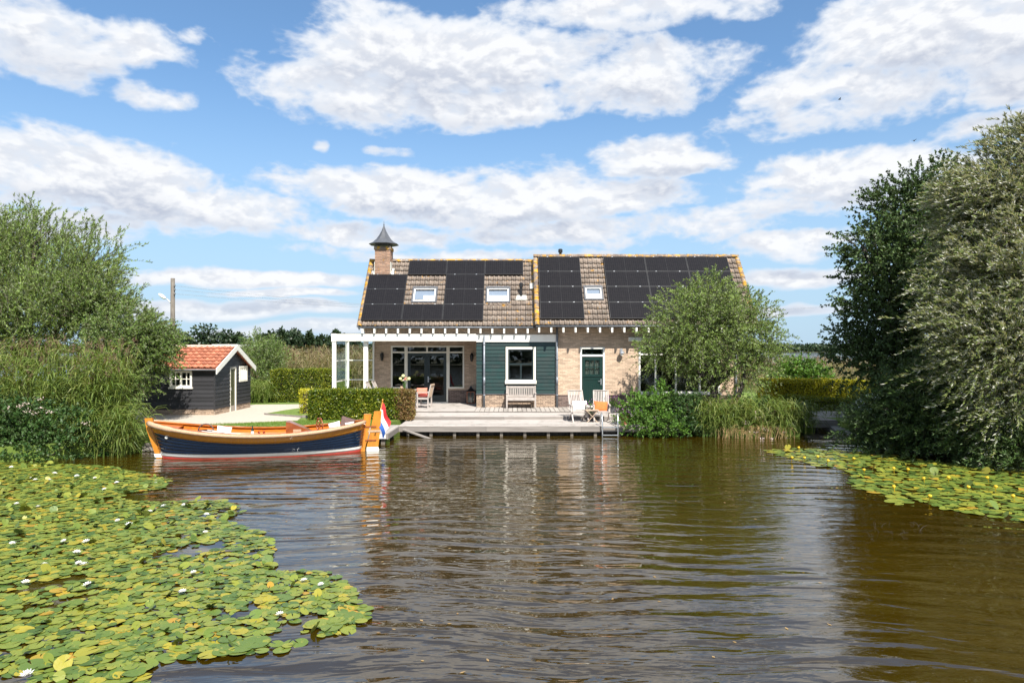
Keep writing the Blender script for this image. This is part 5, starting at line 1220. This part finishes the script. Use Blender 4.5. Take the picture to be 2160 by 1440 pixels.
# --- shrubs at the waterside
def shrub(name, label, blobs, mat, twigs, per, tl, leaf, seed, base, **kw):
    t_ = thing(name, label, 'shrub', base)
    mb = MB(); rr = random.Random(seed)
    for c, r in blobs:
        for k in range(5):
            e = Vector(c)+Vector((rr.uniform(-.6, .6)*r[0], rr.uniform(-.5, .5)*r[1], rr.uniform(0, .7)*r[2])); b_ = Vector((c[0]+rr.uniform(-.4, .4)*r[0], c[1]+rr.uniform(.0, .4)*r[1], base[2]-.1))
            mb.tube([b_, b_.lerp(e, .5), e], [.022, .015, .006], 4, False)
    mb.build('stem', m_dbark, t_)
    crown('foliage', blobs, mat, t_, twigs, per, tl, leaf, seed=seed, **kw); return t_
def flowers(parent, name, pts, mat, r=.05, n=10):
    ps = np.repeat(np.array(pts), n, 0)+NG.normal(size=(len(pts)*n, 3))*np.array([r, r, r*.45])
    V, F = leaf_quads(ps, NG.normal(size=ps.shape)*.6+np.array([0, -.4, .5]), .045, .035); o = stuff(link(name, np_mesh(name, V, F, mat), parent)); return o
sh = shrub('bramble_bush', 'dark leafy bramble bush at the left waterside with pink flowers', [bl(60, 905, 19.3, 75, 55), bl(150, 915, 19.2, 60, 50), bl(-30, 900, 19.2, 80, 70), bl(105, 950, 18.8, 85, 24), bl(215, 930, 19.6, 34, 40)], m_bushd, 1250, 15, .34, (.085, .062), 21, (-13.3, 19.2, .1), up=.3, out=.9, droop=.15, spread=.8, shell=.4, gap=.3, zmin=.02)
flowers(sh, 'flower_head', [P(*q) for q in [(18, 862, 18.6), (40, 858, 18.6), (62, 866, 18.5), (86, 842, 18.7), (90, 862, 18.5), (55, 852, 18.7), (5, 868, 18.6), (75, 872, 18.5), (105, 868, 18.6), (180, 893, 18.6)]], m_petal_p, .055, 16)
shrub('round_shrub', 'bright green round shrub beside the deck ladder', [bl(1365, 885, 24.2, 62, 48), bl(1345, 860, 24.6, 28, 30), bl(1395, 845, 24.6, 20, 35), bl(1400, 900, 23.9, 48, 30)], m_bush, 800, 16, .30, (.080, .060), 22, (4.9, 24.2, .1), up=.35, out=.9, droop=.12, spread=.8, shell=.4, gap=.3, zmin=.03)
shrub('round_shrub', 'darker leafy shrub between the bright round shrub and the reeds', [bl(1445, 880, 24.4, 40, 48), bl(1440, 910, 23.9, 38, 24)], m_bushd, 480, 16, .30, (.080, .056), 23, (6.2, 24.2, .1), up=.4, out=.85, droop=.12, spread=.8, shell=.4, gap=.3, zmin=.03)
shrub('leafy_shrub', 'dark leafy shrub among the reeds left of the landing stage', [bl(1600, 880, 24.6, 46, 34), bl(1545, 870, 24.9, 40, 26), bl(1660, 890, 24.8, 32, 26)], m_bushd, 520, 15, .34, (.085, .052), 27, (9.3, 24.6, .1), up=.5, out=.8, droop=.15, spread=.8, shell=.45, gap=.2, zmin=.03)
shrub('green_shrub', 'light green shrub behind the yellow hedge on the right', [bl(1690, 782, 37, 42, 26), bl(1660, 790, 37, 30, 20), bl(1725, 795, 36.5, 30, 18)], m_bush, 420, 14, .45, (.13, .09), 24, (15.6, 37, ZG), up=.5, out=.7, droop=.1, shell=.5)
shrub('pale_willow_shrub', 'pale green willow shrub between shed and back hedge', [bl(555, 765, 37, 38, 46), bl(540, 745, 37.5, 24, 32), bl(575, 760, 37, 26, 36), bl(556, 800, 36.5, 32, 24)], m_sally, 620, 20, .75, (.15, .036), 25, (-13.4, 37, ZG), up=.9, out=.5, droop=.15, spread=.5, shell=.5)

# --- hedges
def hedge(name, label, p, q, th, z1, mats, n, leaf=.058, parent=None, z0=ZG, split=None):
    """clipped hedge from p to q (its front line); th is its thickness"""
    h = thing(name, label, 'hedge', ((p[0]+q[0])/2, (p[1]+q[1])/2, z0)); p3, q3 = np.array([*p, 0.]), np.array([*q, 0.])
    ax_ = q3-p3; L = np.linalg.norm(ax_); ax_ /= L; nn = np.array([-ax_[1], ax_[0], 0])
    c = (p3+q3)/2+nn*th/2; H_ = z1-z0
    MB().obox((c[0], c[1], z0+H_/2-.04), ax_, nn, (0, 0, 1), L/2-.13, th/2-.13, H_/2-.10).build('twigs', m_twig, h)
    areas = np.array([L*H_, L*th, th*H_, th*H_, L*H_*.4]); k = NG.choice(5, n, p=areas/areas.sum())
    a, b_, dpt = NG.uniform(0, 1, n), NG.uniform(0, 1, n), np.abs(NG.normal(0, .06, n))
    loc = np.zeros((n, 3)); nr_ = np.zeros((n, 3)); nz = np.array([0, 0, 1.])
    U = np.where(k == 2, dpt/L, np.where(k == 3, 1-dpt/L, a)); Vv = np.where(k == 0, dpt, np.where(k == 4, th-dpt, np.where((k == 2) | (k == 3), a*th, b_*th))); Z = np.where(k == 1, H_-dpt, b_*H_)
    loc = p3+ax_*(U*L)[:, None]+nn*Vv[:, None]; loc[:, 2] += z0+Z+.02
    wob = bn_noise(loc, 3.0, 31)*.05+(NG.uniform(0, 1, n) < .03)*NG.uniform(0, .10, n)
    nr_[k == 0] = -nn; nr_[k == 1] = nz; nr_[k == 2] = -ax_; nr_[k == 3] = ax_; nr_[k == 4] = nn
    loc += nr_*wob[:, None]
    d = unit(nr_*.45+NG.normal(size=(n, 3))*.7+np.array([0, 0, .25])); nm = unit(nr_+NG.normal(size=(n, 3))*.55)
    if split:
        xs = loc[:, 0]+NG.normal(0, .10, n); sel = xs > split
        for s_, mt, nm_ in ((~sel, mats[0], 'foliage'), (sel, mats[1], 'dry_foliage')):
            V, F = leaf_quads(loc[s_], d[s_], leaf, leaf*.68, nm[s_], .1); link(nm_, np_mesh(nm_, V, F, mt), h)
    else:
        V, F = leaf_quads(loc, d, leaf, leaf*.68, nm, .1); link('foliage', np_mesh('foliage', V, F, mats[0]), h)
    return h
hedge('hedge', 'clipped front hedge with a browned end beside the boat flag', (-7.55, 25.35), (-3.72, 25.35), .9, 1.46, (m_hedge, m_hedge_b), 22000, .078, split=-4.3)
hedge('hedge', 'clipped yellow-green back hedge right of the pale willow shrub', (-12.0, 33.9), (-8.2, 33.9), .9, 2.0, (m_hedge,), 19000, .075)
hedge('hedge', 'short stretch of hedge between front hedge and white veranda post', (-8.5, 27.2), (-7.0, 27.2), .7, 1.40, (m_hedge_y,), 3500, .062)
hedge('hedge', 'sunlit yellow hedge between the small willow and dark alder', (11.4, 31.6), (15.8, 29.7), .9, 1.62, (m_hedge_y,), 20000, .075)
hd_ = hedge('hedge', 'dark lower hedge in shade before the yellow hedge', (11.7, 29.6), (14.6, 27.3), .6, .98, (m_hedge,), 9000, .062)

# --- reeds
def reeds(name, label, xy, hgt, mat, blades=8, blen=.55, bw=.022, plume=.3, lean=(.0, .0), z0=0.0, pl=m_plume, stem_w=.010, cat='reeds'):
    xy = np.asarray(xy); n = len(xy); h = hgt*NG.uniform(.72, 1.12, n)
    base = np.column_stack([xy, np.full(n, z0)]); ln = NG.normal(0, .10, (n, 2))+np.array(lean); tip = base+np.column_stack([ln*h[:, None], h])
    # stems: thin strips
    sw_ = np.array([stem_w, 0, 0]); V = np.stack([base-sw_, base+sw_, tip+sw_*.4, tip-sw_*.4], 1).reshape(-1, 3); F = np.arange(4*n).reshape(n, 4)
    # blades: two-segment arcs
    t_ = NG.uniform(.18, 1.0, (n, blades)); root = base[:, None]+(tip-base)[:, None]*t_[..., None]; root = root.reshape(-1, 3); m_ = len(root)
    a = NG.uniform(0, 2*np.pi, m_); hd = np.column_stack([np.cos(a)+lean[0]*3, np.sin(a), np.zeros(m_)]); hd = unit(hd)
    L = blen*NG.uniform(.6, 1.25, m_)[:, None]; up_ = np.array([0, 0, 1.0]); rise_ = NG.uniform(.35, 1.1, m_)[:, None]
    p1 = root+(hd*.40+up_*.45*rise_)*L; p2 = root+(hd*.85+up_*(.62*rise_-.12))*L; p3 = root+(hd*1.2+up_*(.60*rise_-.5))*L
    s_ = unit(np.cross(hd, up_)+NG.normal(0, .35, (m_, 3)))*bw*.5*NG.uniform(.7, 1.3, m_)[:, None]
    q = np.stack([root-s_*.6, root+s_*.6, p1+s_, p1-s_, p2+s_*.8, p2-s_*.8, p3], 1)
    k = np.arange(m_)[:, None]*7+len(V); F2 = np.concatenate([k+np.array([[0, 1, 2, 3]]), k+np.array([[3, 2, 4, 5]])]); F3 = k+np.array([[5, 4, 6, 6]])
    V = np.concatenate([V, q.reshape(-1, 3)]); F = np.concatenate([F, F2])
    # tips as narrow quads
    tipv = np.stack([p2-s_*.8, p2+s_*.8, p3+s_*.1, p3-s_*.1], 1).reshape(-1, 3); F = np.concatenate([F, np.arange(len(tipv)).reshape(-1, 4)+len(V)]); V = np.concatenate([V, tipv])
    o = link(name, np_mesh(name, V, F, mat)); tag(o, label, cat, None, 'stuff')
    if plume:
        s2 = NG.uniform(0, 1, n) < plume; tp = np.repeat(tip[s2], 26, 0); tp = tp+NG.normal(size=tp.shape)*np.array([.035, .035, .085])
        V, F = leaf_quads(tp, NG.normal(size=tp.shape)*.4+np.array([lean[0]*4+.25, 0, .5]), .085, .017); link('plume', np_mesh('plume', V, F, pl), o)['kind'] = 'stuff'
    return o
def scatter(n, x0, x1, y0, y1, keep=None):
    p = np.column_stack([NG.uniform(x0, x1, n), NG.uniform(y0, y1, n)])
    if keep is not None: p = p[[bool(keep(a, b_)) for a, b_ in p]]
    return p
reeds('reed_bed', 'tall green reeds with purple-brown plumes on the left bank', np.concatenate([scatter(560, -19, -11.2, 19.9, 22.6, lambda x, y: x < -11.5-(y-19.9)*.55), scatter(70, -12.8, -11.6, 19.6, 20.6)]), 2.85, m_reed, 12, .46, .030, .5, (.05, 0), .1)
reeds('reed_bed', 'low bent reeds and straw at the bank beside the boat bow', scatter(110, -12.4, -10.9, 19.0, 20.2), 1.25, m_reed, 9, .6, .022, .0, (.12, 0), -.05)
reeds('reed_bed', 'green reeds at the water below the small willow', scatter(230, 6.5, 9.7, 23.3, 24.9), 1.15, m_reed, 8, .50, .026, .06, (.02, 0), .0)
reeds('dry_reed_stems', 'pale straw-coloured reed stems standing in the water under the small willow', scatter(60, 6.7, 9.7, 23.0, 23.6), .40, m_strawstem, 3, .3, .014, .0, (.05, 0), -.05)
reeds('reed_bed', 'distant reeds with brown plumes behind the back hedge', scatter(1500, -24, -7.5, 39, 50), 2.55, m_reed_far, 7, .7, .04, .45, (.05, 0), ZG-.1, stem_w=.016)
reeds('reed_bed', 'distant reddish-plumed reeds behind the yellow hedge', scatter(1300, 14.5, 34, 40, 53), 1.95, m_reed_far, 7, .65, .04, .75, (.05, 0), ZG-.1, stem_w=.016)
reeds('tall_grass', 'tall fresh grass between the shed and the back hedge', scatter(700, -14.6, -11.9, 33.2, 36), .95, m_reed, 5, .5, .022, 0, (.03, 0), ZG-.05, cat='grass')
reeds('bank_plants', 'mixed bank plants left of the landing stage', scatter(90, 9.6, 10.5, 23.6, 25.2), 1.0, m_reed, 8, .5, .024, .0, (.03, 0), .1, cat='plants')
fwp = thing('flowering_herb', 'pale pink flowering herbs among reeds left of the landing stage', 'plant', (9.7, 23.4, .1))
pts = [P(*q) for q in [(1592, 868, 23.6), (1600, 880, 23.4), (1575, 893, 23.2), (1610, 905, 23.2), (1640, 900, 23.4), (1655, 912, 23.3), (1630, 925, 23), (1590, 912, 23), (1670, 890, 23.8), (1620, 892, 23.4), (1660, 925, 23.2), (1605, 925, 22.9)]]
mb = MB()
for q in pts: mb.tube([(q.x+random.uniform(-.1, .1), q.y+.1, 0), tuple(q)], [.008, .005], 4, False)
mb.build('stalk', m_reed, fwp); flowers(fwp, 'flower_head', pts, m_petal_p, .05, 12)
# grass tufts along the bank and round the shed
reeds('grass_tufts', 'rough grass along the left bank edge behind the boat', np.concatenate([scatter(500, -11.4, -4.6, 20.5, 23.6, lambda x, y: abs(y-(20.5+(x+10.6)*.42)) < .28), scatter(120, -10.8, -9.4, 20.4, 21.4)]), .22, m_reed, 4, .20, .012, 0, (0, 0), ZG-.04, cat='grass')
reeds('grass_tufts', 'rough grass on the right bank under the trees', scatter(700, 12.2, 17, 16.5, 27, lambda x, y: x > 12.2+(22.5-y)*.4), .45, m_reed, 5, .35, .016, 0, (0, 0), ZG-.05, cat='grass')
def blades_on(poly_fn, n, x0, x1, y0, y1, name, label):
    p = scatter(n, x0, x1, y0, y1, poly_fn); z = np.full(len(p), ZG); b_ = np.column_stack([p, z-.005])
    V, F = leaf_quads(b_, NG.normal(size=(len(p), 3))*.45+np.array([0, 0, 1]), .055, .012); o = link(name, np_mesh(name, V, F, m_lawnblade)); tag(o, label, 'grass', None, 'stuff')
m_lawnblade = leafmat('lawn_blade', [(.09, .17, .022), (.13, .215, .03), (.17, .25, .045)], trans=.3, patch=.3)
blades_on(lambda x, y: y > 20.9+(x+9.5)*.42 and y < 25.2 and y < 24.6+(x+9)*.4, 26000, -11.2, -4.4, 20.4, 25.2, 'lawn_grass', 'short mown grass of the lawn strip behind the boat')

# --- potted flowers
for o, zr, n, hg, pt_ in POTS:
    r_ = .20; p = NG.normal(size=(n*3, 3))*np.array([r_*.6, r_*.6, hg*.30])+np.array([o.location.x, o.location.y, o.location.z+zr+hg*.35])
    V, F = leaf_quads(p, NG.normal(size=p.shape)+np.array([0, 0, .6]), .09, .035); link('foliage', np_mesh('foliage', V, F, m_bush), o)
    p = NG.normal(size=(n, 3))*np.array([r_*.7, r_*.7, hg*.22])+np.array([o.location.x, o.location.y, o.location.z+zr+hg*.75])
    V, F = leaf_quads(p, NG.normal(size=p.shape)+np.array([0, -.4, .6]), .055, .05); stuff(link('bloom', np_mesh('bloom', V, F, pt_), o))
for ch_ in [c for q in POTS for c in q[0].children if c.name.startswith(('foliage', 'bloom'))]:
    ch_.matrix_parent_inverse = Matrix.Translation(-Vector(ch_.parent.location))

# --- trees far off on the left, each with trunk and crown
def far_tree(px, ptop, w_, d, kind, seed, label, lo=742):
    zt = P(px, ptop, d).z; x = P(px, 738, d).x; rw = w_*d/FPX; z0 = .35
    t_ = thing('pine_tree' if kind == 'pine' else 'broadleaf_tree', label, 'tree', (x, d, z0), 0, 'trees beyond the water')
    H_ = zt-z0; MB().tube([(x, d, z0), (x, d, z0+H_*.8)], [.28, .12], 6).build('trunk', m_dbark, t_)
    rr = random.Random(seed)
    if kind == 'pine': bl_ = [(np.array([x+rr.uniform(-.3, .3)*rw, d, z0+H_*q]), np.array([rw*(1.15-.75*q)*rr.uniform(.8, 1.2), rw, H_*.14])) for q in (.45, .6, .75, .88)]
    else: bl_ = [(np.array([x+rr.uniform(-.4, .4)*rw, d+rr.uniform(-1, 1), z0+H_*q]), np.array([rw*rr.uniform(.7, 1.0), rw, H_*.24])) for q in (.35, .55, .78)]
    q = in_blobs(bl_, 900, .45, .3, seed, .8)
    V, F = leaf_quads(q[:, :3], q[:, 3:]+NG.normal(size=(900, 3))*.7, .85, .55); link('crown', np_mesh('crown', V, F, m_farleaf), t_)
spec = [(395, 700, 22, 'b'), (425, 684, 26, 'b'), (452, 708, 22, 'b'), (474, 698, 15, 'b'), (492, 712, 16, 'b'), (505, 704, 9, 'pine'), (525, 712, 18, 'b'), (548, 706, 15, 'b'), (575, 697, 14, 'pine'), (593, 694, 13, 'pine'), (612, 700, 17, 'b'), (622, 695, 14, 'b'), (642, 710, 15, 'b'), (655, 700, 9, 'pine'), (668, 712, 14, 'b'), (682, 708, 13, 'b'), (697, 712, 11, 'b'), (708, 698, 9, 'pine'), (724, 706, 14, 'b'), (745, 710, 15, 'b'), (370, 705, 22, 'b'), (340, 700, 22, 'b')]
far_lab = ['in the dark row beyond the water']
where = ['leftmost of the far row, mostly hidden by the sallow', 'tall dark tree rising just right of the sallow', 'low broad tree just right of the tall one above the shed roof', 'round dark tree above the middle of the shed roof', 'low tree above the shed roof right of the round one', 'slim pointed tree above the houseboat roof', 'low tree above the shed gable', 'low dark tree behind the pale willow shrub top', 'layered pine standing above the pale willow shrub', 'second layered pine right of the pale willow shrub', 'broad tree right of the two layered pines', 'taller tree midway between shed and veranda', 'low tree left of the slim pointed one by the veranda', 'slim pointed tree midway to the veranda', 'low tree right of the slim pointed one', 'low tree left of the veranda beam end', 'small tree just left of the veranda beam end', 'slim pine just above the veranda beam end', 'dark tree seen just through the veranda glass', 'dark tree seen through veranda glass beside the house', 'far dark tree behind the sallow crown', 'far dark tree hidden behind the left willow']
for i, (px_, pt2, w_, k) in enumerate(spec): far_tree(px_, pt2, w_*1.15, 172+4*(i % 3)+(6 if k == 'b' else 0), k, 50+i, 'far '+where[i])
def wood(name, label, x0, x1, y0, y1, n, h, leaf, z0=.3):
    x, y = NG.uniform(x0, x1, n), NG.uniform(y0, y1, n); hh = h*(.55+.45*(.5+.5*bn_noise(np.column_stack([x, y, x*0]), 20/abs(x1-x0)*3, 77)))
    p = np.column_stack([x, y, z0+hh*NG.uniform(0, 1, n)**.7]); V, F = leaf_quads(p, NG.normal(size=p.shape), leaf, leaf*.7)
    tag(link(name, np_mesh(name, V, F, m_farleaf)), label, 'wood', None, 'stuff')
wood('far_undergrowth', 'dark undergrowth along the far bank below the row of trees', -98, -36, 176, 196, 9000, 4.6, .9)
wood('far_wood', 'low blue-green wooded shore beyond the lake', -900, 900, 905, 960, 26000, 11, 4.5)
wood('opposite_wood', 'trees on the opposite bank behind the viewer', -110, 110, -75, -66, 9000, 8, 1.3)

# ================================================================ water lilies
def inside(pt, poly):
    x, y = pt; c = False; j = len(poly)-1
    for i in range(len(poly)):
        if (poly[i][1] > y) != (poly[j][1] > y) and x < (poly[j][0]-poly[i][0])*(y-poly[i][1])/(poly[j][1]-poly[i][1])+poly[i][0]: c = not c
        j = i
    return c
def pad_verts(r, rr, tilt=.03, curl=.02, n=13, stand=0.0):
    a0 = rr.uniform(0, 6.28); notch = .16; V = [Vector((0, 0, .0))]; ex = rr.uniform(.84, 1.0)
    w1, w2 = rr.uniform(0, 6.28), rr.uniform(0, 6.28)
    for k in range(n):
        t_ = notch+(2*math.pi-2*notch)*k/(n-1); q = r*(1+.03*math.sin(3*t_+w1)); up_ = curl*r*max(0, math.sin(2*t_+w2))+.012*r*math.sin(5*t_+w1)
        V.append(Vector((q*math.cos(t_), q*ex*math.sin(t_), up_)))
    M_ = Matrix.Rotation(a0, 3, 'Z') @ Matrix.Rotation(rr.gauss(0, tilt)+stand, 3, 'X') @ Matrix.Rotation(rr.uniform(0, 6.28), 3, 'Z')
    V = [M_ @ v for v in V]; return V, [(0, k, k+1) for k in range(1, n)]
def lily_patch(name, label, poly_px, dens_d, rad, n_try, seed, keepf=.98, stand=.02):
    rr = random.Random(seed); poly = [G(x, y) for x, y in poly_px]; ys = [p[1] for p in poly]; xs = [p[0] for p in poly]
    T_ = thing(name, label, 'water lilies', (sum(xs)/len(xs), sum(ys)/len(ys), 0)); cell = {}; acc = []
    for _ in range(n_try):
        y = rr.uniform(min(ys), max(ys)); x = rr.uniform(min(xs), max(xs))
        if not inside((x, y), poly) or rr.random() > keepf: continue
        hole = math.sin(x*2.1+1.3*math.sin(y*1.7))+math.sin(y*2.9+x*1.1+2.0)+.8*math.sin(x*5.3-y*4.1)
        hole += .9*math.sin(x*9.1+3*math.sin(y*6.3))*math.sin(y*10.7+2*math.sin(x*5.2))
        if hole+rr.gauss(0, .35) > (1.35 if y < 11 else 1.9): continue
        r = rr.uniform(*rad)*(1.25 if rr.random() < .12 else 1); k = (int(x//.35), int(y//.35)); ok = True
        for i in (-1, 0, 1):
            for j in (-1, 0, 1):
                for (a, b_, c) in cell.get((k[0]+i, k[1]+j), ()):
                    if (a-x)**2+(b_-y)**2 < (dens_d*(c+r))**2: ok = False; break
                if not ok: break
            if not ok: break
        if ok: cell.setdefault(k, []).append((x, y, r)); acc.append((x, y, r))
    acc.sort(key=lambda q: q[1]-q[2]*2); rest = MB()
    vis = lambda x, y: abs(x/y) < .80
    near = [q for q in acc if vis(q[0], q[1])][:300]; ns = set(near)
    for i, (x, y, r) in enumerate(acc):
        st_ = rr.uniform(.5, 1.15) if rr.random() < stand else 0.0
        V, F = pad_verts(r*(.8 if st_ else 1), rr, .055, .16 if rr.random() < .25 else .05, stand=st_); z = .006+.022*rr.random()**1.6+(.45*r if st_ else 0)
        if (x, y, r) in ns:
            o = MB().add(V, F).build('lily_pad', m_pad, T_, True, world=False); o.location = (x-T_.location.x, y-T_.location.y, z)
        else: rest.add([v+Vector((x-T_.location.x, y-T_.location.y, z)) for v in V], F)
    if rest.V: rest.build('lily_pads', m_pads, T_, True, world=False)['kind'] = 'stuff'
    return T_, acc
PL = [(-320, 975), (60, 976), (230, 984), (362, 1012), (345, 1030), (270, 1040), (250, 1052), (330, 1060), (470, 1054), (515, 1078), (470, 1100), (545, 1120), (575, 1150), (575, 1205), (690, 1205), (745, 1240), (748, 1262), (786, 1300), (745, 1330), (640, 1352), (600, 1372), (470, 1384), (440, 1385), (330, 1398), (300, 1440), (280, 1490), (-700, 1490), (-700, 1100)]
patchL, accL = lily_patch('water_lily_patch', 'broad patch of water lilies with white flowers at lower left', PL, .50, (.042, .105), 170000, 5, .80, .05)
# the big yellow-green pads at the tip of the patch
for px_, py_2, r in ((740, 1306, .15), (700, 1325, .14), (668, 1318, .13), (540, 1358, .15), (505, 1368, .15), (475, 1375, .13), (730, 1300, .12), (715, 1312, .14)):
    x, y = G(px_, py_2); V, F = pad_verts(r, random, .02, .02); o = MB().add(V, F).build('lily_pad', m_pad, patchL, True, world=False); o.location = (x-patchL.location.x, y-patchL.location.y, .024)
PR = [(1612, 950), (1680, 946), (1760, 948), (1860, 958), (1960, 972), (2080, 985), (2300, 1000), (2300, 1130), (2150, 1098), (2090, 1090), (2020, 1082), (1930, 1055), (1890, 1066), (1880, 1050), (1830, 1038), (1790, 1020), (1800, 1000), (1770, 985), (1720, 985), (1690, 972), (1650, 962)]
patchR, accR = lily_patch('water_lily_patch', 'patch of yellow pond lilies below the trees on the right', PR, .66, (.08, .15), 30000, 6, .8, .02)
def lily_flower_meshes():
    mb = MB()
    for ring, (n, r, up_, L) in enumerate(((8, .012, .35, .085), (8, .010, .75, .075), (6, .006, 1.15, .06))):
        for k in range(n):
            a = 2*math.pi*(k+.5*ring)/n; d = Vector((math.cos(a)*math.cos(up_), math.sin(a)*math.cos(up_), math.sin(up_))); s_ = Vector((-math.sin(a), math.cos(a), 0))*.017; b_ = Vector((math.cos(a), math.sin(a), 0))*r
            mb.add([b_, b_+d*L*.5+s_+Vector((0, 0, -.004)), b_+d*L, b_+d*L*.5-s_+Vector((0, 0, -.004))], [(0, 1, 2, 3)])
    c = MB().lathe((0, 0, 0), [(.006, 0), (.018, .012), (.016, .03), (.004, .034)], 8)
    return mb.mesh('flower', m_petal_w), c.mesh('flower_centre', m_yellow, True)
FM, FC = lily_flower_meshes()
fl_px = [(24, 985), (66, 1008), (74, 1012), (115, 998), (162, 1004), (200, 1008), (220, 1032), (246, 1018), (80, 1069), (35, 1063), (325, 1074), (345, 1068), (316, 1080), (388, 1066), (436, 1086), (248, 1099), (272, 1107), (433, 1124), (135, 1143), (182, 1144), (26, 1148), (162, 1167), (94, 1193), (166, 1190), (177, 1193), (408, 1210), (54, 1231), (184, 1236), (385, 1251), (641, 1227), (677, 1236), (590, 1299), (57, 1428), (104, 1012)]
for px_, py_2 in fl_px:
    x, y = G(px_, py_2+4); o = link('flower', FM, patchL); o.matrix_parent_inverse = Matrix.Identity(4); o.location = (x-patchL.location.x, y-patchL.location.y, .045); o.rotation_euler = (random.gauss(0, .15), random.gauss(0, .15), random.uniform(0, 6)); k = random.uniform(.50, .72); o.scale = (k, k, k)
    c = link('flower_centre', FC); c.parent = o
YF = MB().lathe((0, 0, 0), [(.006, -.08), (.007, .06), (.03, .075), (.04, .10), (.03, .118), (.008, .12)], 8).mesh('flower', m_yellow, True)
for px_, py_2 in [(1686, 944), (1670, 966), (1697, 966), (1745, 972), (1725, 964), (1823, 993), (1886, 990), (1915, 992), (2001, 1010), (2040, 1030), (1950, 1012), (1887, 1030), (2100, 1030), (1960, 1050), (2140, 1050), (1800, 968), (2085, 1010)]:
    x, y = G(px_, py_2+8); o = link('flower', YF, patchR); o.matrix_parent_inverse = Matrix.Identity(4); o.location = (x-patchR.location.x, y-patchR.location.y, .03); o.rotation_euler = (random.gauss(0, .15), random.gauss(0, .15), 0)

# drowned twigs poking out of the water on the right
dtw = thing('drowned_branch', 'dark drowned branch with twigs just breaking the water on the right', 'branch', (*G(1890, 1118), 0))
for k in range(16):
    x, y = G(random.uniform(1835, 1945), random.uniform(1102, 1132)); a = random.uniform(0, 6.28); L = random.uniform(.06, .18)
    q = Vector((x-dtw.location.x, y-dtw.location.y, -.03)); e = q+Vector((math.cos(a)*L, math.sin(a)*L*.6, random.uniform(.05, .12)))
    MB().tube([q, q.lerp(e, .5)+Vector((0, 0, .03)), e], [.004, .003, .002], 4, False).build('twig', m_dbark, dtw, world=False)
# loose leaves drifting on the pond
dl = []
for k in range(70):
    x, y = G(random.uniform(560, 1800), random.choice((random.uniform(960, 1100), random.uniform(1000, 1420)))); dl.append((x, y, .004))
V, F = leaf_quads(np.array(dl), np.column_stack([NG.normal(size=70), NG.normal(size=70), np.zeros(70)]), .06, .03, np.tile([0, 0, 1.0], (70, 1)))
tag(link('floating_leaves', np_mesh('floating_leaves', V, F, m_strawstem)), 'small fallen leaves drifting on the open pond', 'leaves', None, 'stuff')
